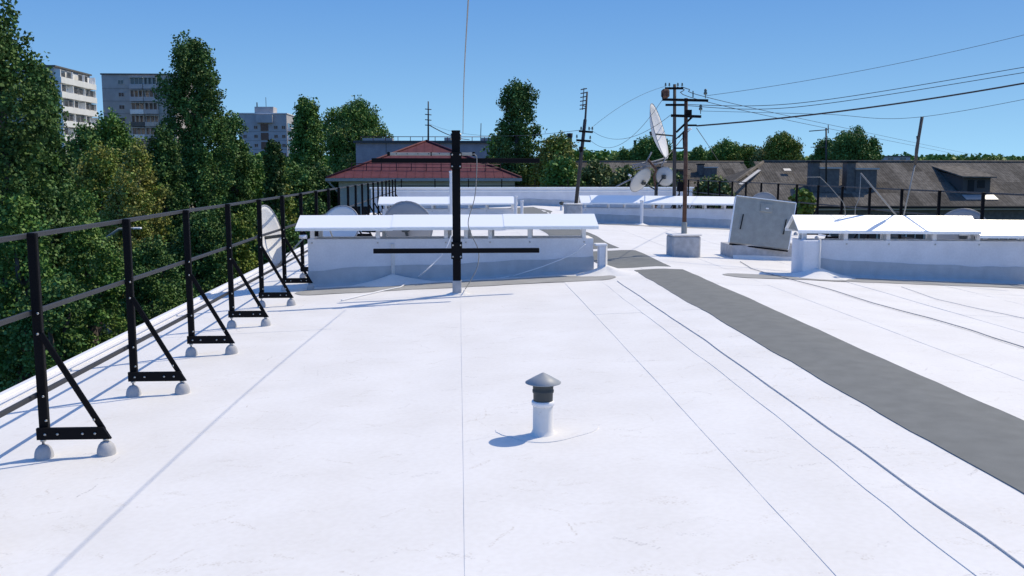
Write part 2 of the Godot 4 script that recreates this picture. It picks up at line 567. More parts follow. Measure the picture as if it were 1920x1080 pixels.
func railing(called: String, x: float, side: float, d0: float, n: int, step: float, label: String, fine: int):
	var t := thing(called, Vector3(x, roof_y(x), -d0), label, "railing", "roof edge railings")
	var z1 := -(n - 1) * step
	for h in [1.285, 0.845, 0.365]:
		var m := MB.new()
		var prev := Vector3(-side * 0.035, h + (0.0), 0.75)
		for k in n:
			var q := Vector3(-side * 0.035 + 0.006 * noise.get_noise_2d(k * 50.0, h * 90.0), h + 0.008 * noise.get_noise_2d(k * 70.0, h * 300.0), -(k + (0.5 if k == n - 1 else 0.0)) * step)
			if k > 0 or true:
				m.bar(prev, q, 0.022, 0.029, Vector3.RIGHT, 0.004)
			prev = q
		part("rail", m, M.rail, t)
	for k in n:
		var f := Node3D.new()
		f.name = "post_frame"
		t.add_child(f, true)
		f.position = Vector3(0, 0, -k * step)
		var j := 0.012 * noise.get_noise_1d(k * 90.0)
		var m1 := MB.new()
		m1.bar(Vector3(0, 0.116, 0), Vector3(j, 1.30, 0), 0.052, 0.036, Vector3.RIGHT, 0.005)
		part("post", m1, M.black, f)
		var m2 := MB.new()
		m2.hexa([Vector3(-side * 0.03, 0.115, 0.045), Vector3(side * 0.385, 0.115, 0.045), Vector3(side * 0.385, 0.115, 0.021), Vector3(-side * 0.03, 0.115, 0.021),
			Vector3(-side * 0.03, 0.183, 0.045), Vector3(side * 0.345, 0.183, 0.045), Vector3(side * 0.345, 0.183, 0.021), Vector3(-side * 0.03, 0.183, 0.021)])
		part("foot_bar", m2, M.black, f)
		var m3 := MB.new()
		m3.bar(Vector3(side * 0.335, 0.16, 0.012), Vector3(side * 0.025, 0.73, 0.032), 0.036, 0.012, Vector3.RIGHT, 0.003)
		part("brace", m3, M.black, f)
		for fx in [0.0, 0.352]:
			var xo: float = side * fx
			var gy: float = roof_y(x + xo) - roof_y(x)
			var m4 := MB.new(true)
			var rr := 0.051 + 0.006 * noise.get_noise_2d(k * 33.0, fx * 200.0)
			m4.lathe([Vector2(rr * 1.02, gy - 0.006), Vector2(rr * 1.02, gy + 0.022), Vector2(rr * 0.97, gy + 0.042), Vector2(rr * 0.82, gy + 0.063), Vector2(rr * 0.55, gy + 0.079), Vector2(rr * 0.22, gy + 0.086), Vector2(0.0, gy + 0.087)], 16, Vector3(xo, 0, 0.03))
			var ft := part("ballast_foot", m4, M.concrete, f)
			if k < fine:
				var m5 := MB.new(true)
				m5.tube([Vector3(xo, gy + 0.085, 0.03), Vector3(xo, 0.14 , 0.03)], 0.008, 8)
				m5.tube([Vector3(xo, 0.103, 0.03), Vector3(xo, 0.115 , 0.03)], 0.016, 6)
				part("stud", m5, M.bolt, f)
		if k < fine:
			for bp in [[0.02, 0.148], [0.09, 0.149], [0.23, 0.15], [0.30, 0.15], [0.02, 0.222], [0.012, 0.365], [0.012, 0.73], [0.012, 0.845], [0.29, 0.225]]:
				var m6 := MB.new(true)
				var zo := 0.045 if bp[1] < 0.17 else 0.019
				if bp[0] > 0.25 and bp[1] > 0.2: zo = 0.022
				if bp[1] == 0.73: zo = 0.037
				m6.tube([Vector3(side * bp[0], bp[1], zo), Vector3(side * bp[0], bp[1], zo + 0.007)], 0.0075, 6)
				part("bolt", m6, M.bolt, f)

# ------------------------------------------------------------------ low ventilation housings
func build_housings():
	housing({"x0": -2.12, "x1": 1.88, "d": 13.1, "top": 0.687, "eave": 0.846, "slope": 0.0, "rise": 0.15, "dep": 0.56, "label": "low white housing with open slots just behind the black mast",
		"seg": [-2.26, -0.93, 0.63, 1.93], "ribs": [[-0.95, 0.62]], "posts": [-2.06, -1.15, -0.2, 0.08, 0.42, 0.98, 1.75], "sd": 1})
	housing({"x0": 4.84, "x1": 8.35, "d": 13.0, "top": 0.655, "eave": 0.79, "slope": -0.010, "rise": 0.205, "dep": 0.36, "over": 0.09, "label": "low white housing beside the open grey roof hatch",
		"seg": [4.76, 7.42, 8.45], "ribs": [], "posts": [4.90, 5.5, 6.12, 6.80, 7.45, 8.2], "sd": 2, "step": 0.055})
	housing({"x0": -2.1, "x1": 1.5, "d": 25.5, "top": 0.585, "eave": 0.725, "slope": 0.0, "rise": 0.18, "dep": 0.5, "label": "far white housing with a tall white pipe at its side",
		"seg": [-2.2, -0.28, 1.56], "ribs": [], "posts": [-2.0, -1.3, -0.75, -0.3, 0.25, 0.72, 1.42], "sd": 3})
	housing({"x0": 3.35, "x1": 7.9, "d": 25.6, "top": 0.605, "eave": 0.745, "slope": -0.012, "rise": 0.19, "dep": 0.5, "label": "far white housing behind the rusty wire pole",
		"seg": [3.3, 3.62, 7.98], "ribs": [], "posts": [3.45, 4.1, 4.55, 5.35, 5.62, 6.25, 6.8, 7.35, 7.8], "sd": 4})

func housing(s: Dictionary):
	var t := thing("vent_housing", Vector3(s.x0, 0, -s.d), s.label, "housing", "white housings on the roof")
	var dep: float = s.dep
	var o := Vector3(-s.x0, 0, 0)          # parts are given in roof x
	var dy := func(x): return s.slope * (x - s.x0)
	var wall := func(xa: float, xb: float, z0: float, z1: float, m: MB):
		m.hexa([o + Vector3(xa, roof_y(xa) - 0.05, z0), o + Vector3(xb, roof_y(xb) - 0.05, z0), o + Vector3(xb, roof_y(xb) - 0.05, z1), o + Vector3(xa, roof_y(xa) - 0.05, z1),
			o + Vector3(xa, s.top + dy.call(xa), z0), o + Vector3(xb, s.top + dy.call(xb), z0), o + Vector3(xb, s.top + dy.call(xb), z1), o + Vector3(xa, s.top + dy.call(xa), z1)])
	for w in [["wall", s.x0, s.x1, 0.0, -0.08], ["wall", s.x0, s.x1, -dep + 0.08, -dep], ["end_wall", s.x0, s.x0 + 0.08, -0.0802, -dep + 0.0802], ["end_wall", s.x1 - 0.08, s.x1, -0.0802, -dep + 0.0802]]:
		var m := MB.new()
		wall.call(w[1], w[2], w[3], w[4], m)
		part(w[0], m, M.render, t)
	var fl := part("flashing", band(s.x0 - 0.01, s.x1 + 0.01, 0.002, 0.24, s.sd), M.primer, t)
	fl.position = o
	# posts carrying the cover, front and back
	for i in s.posts.size():
		var px: float = s.posts[i]
		for z in [-0.05, -dep + 0.05]:
			var m := MB.new()
			var y0: float = s.top + dy.call(px) - 0.01
			m.box(o + Vector3(px + (0.0 if z > -0.2 else 0.05), y0 + 0.085, z), Vector3(0.055, 0.19, 0.055))
			part("post", m, M.white_paint, t)
		var mb := MB.new(true)
		mb.tube([o + Vector3(px, s.top + dy.call(px) - 0.05, 0.0), o + Vector3(px, s.top + dy.call(px) - 0.05, 0.008)], 0.012, 6)
		part("bolt", mb, M.bolt, t)
	# folded metal cover in lengths that lap one another
	var nseg: int = s.seg.size() - 1
	for i in nseg:
		var xa: float = s.seg[i] - (0.02 if i > 0 else 0.0)
		var xb: float = s.seg[i + 1]
		var lift := 0.006 * i
		if s.has("step") and i == nseg - 1: lift = -s.step
		if s.d > 20 and s.sd == 4 and i == 0: lift = -0.01
		var ea: float = s.eave + dy.call(xa) + lift
		var eb: float = s.eave + dy.call(xb) + lift
		var rise: float = s.rise
		var over: float = s.get("over", 0.15)
		var zf := over + 0.004 * i
		var zr := -dep * 0.5
		var zb := -dep - over - 0.004 * i
		var th := 0.012
		var m := MB.new()
		var fa := o + Vector3(xa, ea, zf)
		var fb := o + Vector3(xb, eb, zf)
		var ra := o + Vector3(xa, ea + rise, zr)
		var rb := o + Vector3(xb, eb + rise, zr)
		var ba := o + Vector3(xa, ea, zb)
		var bb := o + Vector3(xb, eb, zb)
		var up := Vector3(0, th, 0)
		m.hexa([fa, fb, rb, ra, fa + up, fb + up, rb + up, ra + up])
		m.hexa([ra, rb, bb, ba, ra + up, rb + up, bb + up, ba + up])
		var cv := part("cover", m, M.cap_metal, t)
		var l := MB.new()                      # the turned-down lips
		var lip := Vector3(0, -0.032, 0)
		for e in [[fa, fb, 0.004], [ba, bb, -0.004]]:
			var q := Vector3(0, 0, e[2])
			l.hexa([e[0] + lip + q, e[1] + lip + q, e[1] + lip - q, e[0] + lip - q, e[0] + q, e[1] + q, e[1] - q, e[0] - q])
			l.tube([e[0] + lip * 0.1 + q * 1.6, e[1] + lip * 0.1 + q * 1.6], 0.006, 6)
		part("lip", l, M.cap_metal, cv)
		if i == 0:
			var gb := MB.new()
			var gx := Vector3(0.05, 0, 0)
			gb.tri(fa + gx, ra + gx, ba + gx); gb.tri(fa + gx * 1.4, ba + gx * 1.4, ra + gx * 1.4)
			part("gable", gb, M.galv, cv)
	# joints of the wall covering, folded to a standing rib
	for rb in s.ribs:
		var m := MB.new()
		var x: float = rb[0]
		var g := roof_y(x) - 0.01
		m.hexa([o + Vector3(x - 0.005, g, 0.07), o + Vector3(x + 0.04, g, 0.0), o + Vector3(x + 0.039, g, -0.03), o + Vector3(x - 0.03, g, -0.03),
			o + Vector3(x - 0.005, rb[1], 0.055), o + Vector3(x + 0.036, rb[1], 0.0), o + Vector3(x + 0.035, rb[1], -0.03), o + Vector3(x - 0.03, rb[1], -0.03)])
		part("joint_rib", m, M.membrane, t)
		var mo := part("fillet", mound(Vector3(x, 0, -s.d + 0.10), 0.62, 0.30, 0.14, s.sd), M.membrane, t)
		mo.position = Vector3(-s.x0, 0, s.d)

# ------------------------------------------------------------------ roof objects
func build_roof_things():
	# vent pipe with its cap
	var vb := G(1018, 816)
	vb.y = surf_y(vb.x, vb.z) + 0.007
	var v := thing("vent_pipe", vb, "short white vent pipe with a grey conical cap on the open roof", "vent pipe")
	var m := MB.new(true)
	m.lathe([Vector2(0.075, 0.0), Vector2(0.066, 0.012), Vector2(0.059, 0.03), Vector2(0.058, 0.175)], 28)
	part("sleeve", m, M.membrane, v)
	m = MB.new(true)
	m.lathe([Vector2(0.058, 0.172), Vector2(0.066, 0.176), Vector2(0.067, 0.192), Vector2(0.063, 0.2), Vector2(0.05, 0.201)], 28)
	part("collar", m, M.white_paint, v)
	m = MB.new(true)
	m.lathe([Vector2(0.056, 0.185), Vector2(0.057, 0.245), Vector2(0.0615, 0.249), Vector2(0.0625, 0.262), Vector2(0.059, 0.266), Vector2(0.0595, 0.29), Vector2(0.066, 0.306), Vector2(0.05, 0.307)], 28)
	part("plastic_pipe", m, M.galv_dark, v)
	m = MB.new(true)
	m.lathe([Vector2(0.0, 0.318), Vector2(0.06, 0.309), Vector2(0.1, 0.303), Vector2(0.103, 0.304), Vector2(0.103, 0.308), Vector2(0.052, 0.338), Vector2(0.008, 0.362), Vector2(0.0, 0.364)], 32)
	part("cap", m, M.plastic, v)
	for k in 4:
		m = MB.new()
		var a := TAU * k / 4 + 0.5
		m.bar(Vector3(cos(a) * 0.058, 0.28, sin(a) * 0.058), Vector3(cos(a) * 0.07, 0.313, sin(a) * 0.07), 0.012, 0.004, Vector3(-sin(a), 0, cos(a)))
		part("cap_strap", m, M.galv_dark, v)

	# small far vent
	var fb := P(1053, 398, 33.0)
	fb.y = roof_y(fb.x)
	var fv := thing("vent_pipe", fb, "small dark capped vent pipe near the far parapet", "vent pipe")
	m = MB.new(true)
	m.lathe([Vector2(0.07, 0.0), Vector2(0.055, 0.03), Vector2(0.055, 0.2), Vector2(0.05, 0.201)], 14)
	part("sleeve", m, M.membrane, fv)
	m = MB.new(true)
	m.lathe([Vector2(0.05, 0.19), Vector2(0.06, 0.24), Vector2(0.09, 0.25), Vector2(0.09, 0.3), Vector2(0.0, 0.33)], 14)
	part("cap", m, M.galv_dark, fv)

	# black mast with two cross bars
	var mb := G(857, 552)
	mb.y = roof_y(mb.x)
	var t := thing("equipment_mast", mb, "black steel post with two long cross bars standing in the white roof", "mast")
	m = MB.new()
	m.cbox(Vector3(0, 1.09, 0), Vector3(0.1, 1.84, 0.1), 0.006)
	part("post", m, M.black, t)
	m = MB.new()
	m.cbox(Vector3(0, 0.085, 0), Vector3(0.112, 0.19, 0.112), 0.008)
	part("coated_base", m, M.concrete, t)
	m = MB.new()
	m.cbox(Vector3(0, 2.012, 0), Vector3(0.108, 0.018, 0.108), 0.004)
	part("top_plate", m, M.black, t)
	part("fillet", mound(Vector3(mb.x, 0, mb.z), 0.16, 0.12, 0.05, 9), M.membrane, t).position = -mb
	for h in [1.655, 0.555]:
		m = MB.new()
		m.bar(Vector3(-1.02, h, 0.0825), Vector3(1.02, h, 0.0825), 0.058, 0.058, Vector3.UP, 0.004)
		part("cross_bar", m, M.black, t)
		m = MB.new()
		m.cbox(Vector3(0, h, 0.117), Vector3(0.135, 0.2, 0.008), 0.002)
		var br := part("bracket", m, M.black, t)
		m = MB.new()
		m.cbox(Vector3(0, h, -0.055), Vector3(0.135, 0.2, 0.008), 0.002)
		part("bracket", m, M.black, t)
		for bx in [-0.048, 0.048]:
			for by in [-0.07, 0.07]:
				m = MB.new(true)
				m.tube([Vector3(bx, h + by, 0.12), Vector3(bx, h + by, 0.132)], 0.011, 6)
				part("bolt", m, M.bolt, br)
	for sx in [-1.0, 1.0]:
		m = MB.new(true)
		var pts := []
		for k in 13:
			var a := TAU * k / 12
			pts.append(Vector3(sx * (0.058 + 0.0), 1.945 + 0.035 * sin(a), 0.025 * cos(a)))
		m.tube(pts, 0.008, 6)
		part("eye_ring", m, M.bolt, t)
	# lamp bar lying on the upper cross bar
	var lb := thing("lamp_bar", mb + Vector3(-0.30, 1.715, 0.0825), "long thin grey bar clamped on the upper cross bar of the black mast", "lamp bar")
	m = MB.new()
	m.cbox(Vector3(0, 0.018, 0), Vector3(1.0, 0.036, 0.05), 0.006)
	part("housing", m, M.galv, lb)
	for sx in [-1.0, 1.0]:
		m = MB.new()
		m.cbox(Vector3(sx * 0.515, 0.02, 0), Vector3(0.032, 0.05, 0.06), 0.005)
		part("end_cap", m, M.black, lb)
	for k in 7:
		m = MB.new()
		m.box(Vector3(-0.42 + k * 0.13, 0.022, 0.026), Vector3(0.008, 0.014, 0.004))
		part("screw", m, M.black, lb)
	m = MB.new()
	m.box(Vector3(0, 0.02, 0), Vector3(0.012, 0.046, 0.058))
	part("clamp", m, M.black, lb)

	# stub beside the right end of the mast housing
	var sb := Vector3(1.99, 0, -13.0)
	sb.y = roof_y(sb.x)
	var s := thing("stub_pier", sb, "small white pier with a rounded foot at the end of a low housing", "pier")
	m = MB.new()
	m.cbox(Vector3(0, 0.19, 0), Vector3(0.11, 0.42, 0.16), 0.012)
	part("core", m, M.render, s)
	m = MB.new()
	m.cbox(Vector3(-0.02, 0.41, -0.01), Vector3(0.17, 0.03, 0.2), 0.008)
	part("cap", m, M.white_paint, s)
	m = MB.new()
	m.hexa([Vector3(0.035, -0.01, 0.11), Vector3(0.075, -0.01, 0.04), Vector3(0.075, -0.01, 0.0), Vector3(0.03, -0.01, 0.06), Vector3(0.04, 0.39, 0.1), Vector3(0.07, 0.39, 0.04), Vector3(0.07, 0.39, 0.0), Vector3(0.03, 0.39, 0.06)])
	part("joint_rib", m, M.membrane, s)
	part("fillet", mound(Vector3(sb.x + 0.05, 0, sb.z + 0.06), 0.5, 0.40, 0.12, 4), M.membrane, s).position = -sb

	# pier of the hatch-side housing
	var hb := Vector3(4.92, 0, -12.88)
	hb.y = roof_y(hb.x)
	var hp := thing("corner_pier", hb, "squat white pier standing before the housing next to the hatch", "pier")
	m = MB.new()
	m.cbox(Vector3(0, 0.25, 0), Vector3(0.24, 0.54, 0.16), 0.012)
	part("core", m, M.render, hp)
	m = MB.new()
	m.hexa([Vector3(0.1, -0.01, 0.13), Vector3(0.15, -0.01, 0.06), Vector3(0.15, -0.01, 0.0), Vector3(0.1, -0.01, 0.06), Vector3(0.105, 0.53, 0.12), Vector3(0.14, 0.53, 0.06), Vector3(0.14, 0.53, 0.0), Vector3(0.1, 0.53, 0.06)])
	part("joint_rib", m, M.membrane, hp)
	part("fillet", mound(Vector3(hb.x + 0.12, 0, hb.z + 0.08), 0.6, 0.32, 0.14, 6), M.membrane, hp).position = -hb

	# white posts at the far housings
	for q in [[-0.23, 24.95, 1.62, 0.09, "tall white pipe rising behind the black mast", "tall_pipe"], [1.50, 25.25, 0.95, 0.09, "white pipe at the end of the housing with the tall pipe", "corner_pipe"], [1.66, 25.1, 0.84, 0.08, "outer white pipe beside the end of the housing with the tall pipe", "corner_pipe"], [4.93, 25.2, 0.83, 0.09, "white pipe before the housing behind the rusty pole", "wall_pipe"]]:
		var qb := Vector3(q[0], roof_y(q[0]), -q[1])
		var qt := thing("roof_pipe", qb, q[4], "pipe", "white pipes at the far housings")
		m = MB.new(true)
		m.lathe([Vector2(q[3] * 0.5, 0.0), Vector2(q[3] * 0.5, q[2] - qb.y - 0.05)], 14)
		part("shaft", m, M.white_paint, qt)
		m = MB.new(true)
		m.lathe([Vector2(q[3] * 0.5, q[2] - qb.y - 0.05), Vector2(q[3] * 0.62, q[2] - qb.y - 0.045), Vector2(q[3] * 0.62, q[2] - qb.y - 0.005), Vector2(0, q[2] - qb.y)], 14)
		part("collar", m, M.white_paint, qt)
		part("fillet", mound(qb, 0.25, 0.2, 0.07, 12), M.membrane, qt).position = -qb

	build_hatch()
	# dishes
	dish(Vector3(-2.60, 0.74, -13.0), 0.43, Vector3(0.95, 0.2, 0.14), Vector3(-2.43, 0.70, -13.0), M.dish, "white satellite dish mounted on the railing beside the mast housing")
	dish(P(637, 425, 15.6), 0.36, Vector3(-0.35, 0.35, 0.86), Vector3(P(637, 425, 15.7).x, roof_y(-1.9), -15.75), M.dish, "pale dish peeping over the housing near the railing")
	dish(P(765, 424, 15.9), 0.43, Vector3(0.25, 0.2, -0.95), Vector3(P(765, 424, 15.9).x, roof_y(-0.9), -15.8), M.dish_grey, "big grey dish back standing behind the housing at the black mast")
	dish(P(1803, 436, 15.5), 0.42, Vector3(0.3, 0.25, -0.92), Vector3(P(1803, 436, 15.5).x, roof_y(8.4), -15.4), M.dish_grey, "grey dish back showing over the housing beside the hatch")
	dish(P(1432, 385, 24.5), 0.36, Vector3(0.3, 0.3, -0.9), Vector3(P(1432, 385, 24.4).x, roof_y(8.0), -24.4), M.dish_grey, "small grey dish back behind the open hatch lid")

func dish(c: Vector3, r: float, n: Vector3, foot: Vector3, mt: Material, label: String):
	n = n.normalized()
	var t := thing("satellite_dish", foot, label, "satellite dish", "satellite dishes on the roof")
	var o := c - foot
	var x := Vector3.UP.cross(n).normalized()
	var b := Basis(x, n, x.cross(n))
	var m := MB.new(true)
	var prof := []
	var dp := r * 0.24
	for i in 9:
		var q := float(i) / 8
		prof.append(Vector2(r * q, dp * q * q - dp))
	for i in 9:
		var q := 1.0 - float(i) / 8
		prof.append(Vector2(r * q, dp * q * q - dp + 0.012))
	m.lathe(prof, 36, o, b)
	part("reflector", m, mt, t)
	m = MB.new(true)
	var pts := []
	for k in 33:
		var a := TAU * k / 32
		pts.append(o + b * Vector3(cos(a) * r, 0.004, sin(a) * r))
	m.tube(pts, 0.012, 6)
	part("rim", m, M.dish_grey, t)
	# feed arm from the lower rim to the focus
	var low := Vector3.DOWN - n * Vector3.DOWN.dot(n)
	low = low.normalized()
	var fpt := o + n * r * 1.05 + low * r * 0.25
	m = MB.new(true)
	m.tube([o + low * r * 0.97, fpt], 0.012, 6)
	part("feed_arm", m, M.galv, t)
	m = MB.new(true)
	m.tube([fpt + n * 0.04, fpt - n * 0.06 - low * 0.02], [0.03, 0.024], 10)
	part("feed_horn", m, M.white_paint, t)
	# bracket and mast
	var back := o - n * (dp + 0.05)
	m = MB.new()
	m.bar(o - n * dp, back - n * 0.03, 0.12, 0.12, Vector3.UP + n * 0.01, 0.01)
	part("bracket", m, M.galv_dark, t)
	m = MB.new(true)
	m.tube([Vector3(0, -0.03, 0), Vector3(0, maxf(0.05, back.y * 0.7), 0), back], 0.024, 8)
	part("stand", m, M.galv_dark, t)

func build_hatch():
	var b0 := G(1437, 487)
	b0.y = roof_y(b0.x)
	var t := thing("roof_hatch", b0, "roof hatch with its grey metal lid thrown open on a rendered curb", "hatch")
	var px := 15.3 / FPX
	# curb: a square upstand, hollow
	var m := MB.new()
	var hw := 0.60
	var hd := 0.32
	var h := 0.25
	var y0 := -0.06
	for w in [[Vector3(0, (h + y0) * 0.5, 0), Vector3(hw * 2, h - y0, 0.1)], [Vector3(0, (h + y0) * 0.5, -2 * hd), Vector3(hw * 2, h - y0, 0.1)],
			[Vector3(-hw + 0.05, (h + y0) * 0.5, -hd), Vector3(0.1, h - y0, 2 * hd - 0.1)], [Vector3(hw - 0.05, (h + y0) * 0.5, -hd), Vector3(0.1, h - y0, 2 * hd - 0.1)]]:
		m.box(w[0], w[1])
	part("curb", m, M.concrete, t)
	m = MB.new()
	m.box(Vector3(0, 0.02, -hd), Vector3(hw * 2 - 0.2, 0.04, 2 * hd - 0.1))
	part("shaft", m, M.concrete, t)
	var mo := part("fillet", band(b0.x - hw, b0.x + hw, 0.052, 0.07, 8), M.membrane, t)
	mo.position = Vector3(-b0.x, -b0.y, 0)
	# the lid, leaning back, its inner side to the camera
	var lid := Node3D.new()
	lid.name = "lid"
	t.add_child(lid)
	lid.position = Vector3(-0.16, h - 0.005, 0.065)
	lid.rotation = Vector3(deg_to_rad(-14), deg_to_rad(-6), deg_to_rad(-7.0))
	var lw := 0.98
	var lh := 0.80
	m = MB.new()
	m.hexa([Vector3(-lw / 2, 0, 0), Vector3(lw / 2, 0, 0), Vector3(lw / 2, 0, -0.02), Vector3(-lw / 2, 0, -0.02),
		Vector3(-lw / 2 + 0.03, lh, 0), Vector3(lw / 2 + 0.05, lh, 0), Vector3(lw / 2 + 0.05, lh, -0.02), Vector3(-lw / 2 + 0.03, lh, -0.02)])
	part("panel", m, M.galv, lid)
	m = MB.new()
	var e := 0.012
	m.bar(Vector3(-lw / 2 + 0.03, lh + 0.006, -0.03), Vector3(lw / 2 + 0.05, lh + 0.006, -0.03), 0.012, 0.1, Vector3.UP)
	m.bar(Vector3(-lw / 2 - 0.006, 0, -0.05), Vector3(-lw / 2 + 0.024, lh, -0.05), 0.012, 0.1, Vector3.RIGHT)
	m.bar(Vector3(lw / 2 + 0.006, 0, -0.05), Vector3(lw / 2 + 0.056, lh, -0.05), 0.012, 0.1, Vector3.RIGHT)
	part("flange", m, M.cap_metal, lid)
	for sx in [-1.0, 1.0]:
		m = MB.new()
		m.bar(Vector3(sx * 0.36 + 0.02, 0.24, 0.022), Vector3(sx * 0.36 + 0.045, 0.50, 0.022), 0.016, 0.016, Vector3.RIGHT, 0.003)
		m.bar(Vector3(sx * 0.36 + 0.02, 0.25, 0.0), Vector3(sx * 0.36 + 0.02, 0.25, 0.022), 0.014, 0.014, Vector3.RIGHT)
		m.bar(Vector3(sx * 0.36 + 0.045, 0.49, 0.0), Vector3(sx * 0.36 + 0.045, 0.49, 0.022), 0.014, 0.014, Vector3.RIGHT)
		part("handle", m, M.black, lid)
	m = MB.new()
	m.cbox(Vector3(0.06, 0.66, 0.01), Vector3(0.2, 0.15, 0.02), 0.006)
	part("lock_plate", m, M.galv, lid)
	m = MB.new()
	m.cbox(Vector3(0.07, 0.645, 0.03), Vector3(0.05, 0.02, 0.025), 0.005)
	part("latch", m, M.white_paint, lid)
	m = MB.new(true)
	m.tube([Vector3(-lw / 2, -0.03, -0.01), Vector3(lw / 2, -0.03, -0.01)], 0.014, 8)
	part("hinge", m, M.black, lid)
	m = MB.new(true)
	m.tube([Vector3(0.3, h - 0.02, -0.6), Vector3(0.12, h + 0.6, -0.2)], 0.012, 6)
	part("stay_rod", m, M.galv_dark, t)

# ------------------------------------------------------------------ wire poles
func insulator(o: Vector3, parent: Node3D, s := 1.0):
	var m := MB.new(true)
	m.lathe([Vector2(0.008 * s, 0.0), Vector2(0.008 * s, 0.07 * s), Vector2(0.034 * s, 0.075 * s), Vector2(0.036 * s, 0.11 * s), Vector2(0.024 * s, 0.125 * s), Vector2(0.03 * s, 0.15 * s), Vector2(0.018 * s, 0.18 * s), Vector2(0.0, 0.185 * s)], 10, o)
	part("insulator", m, M.porcelain, parent)

func block(called: String, base: Vector3, w: float, h: float, label: String) -> Node3D:
	var t := thing(called, base, label, "block", "mast footings")
	var m := MB.new()
	m.cbox(Vector3(0, h * 0.5 - 0.03, -w * 0.5), Vector3(w, h + 0.06, w), 0.03)
	part("body", m, M.concrete, t)
	m = MB.new()
	m.cbox(Vector3(0, h + 0.012, -w * 0.5), Vector3(w + 0.03, 0.028, w + 0.03), 0.012)
	part("cap", m, M.membrane, t)
	return t

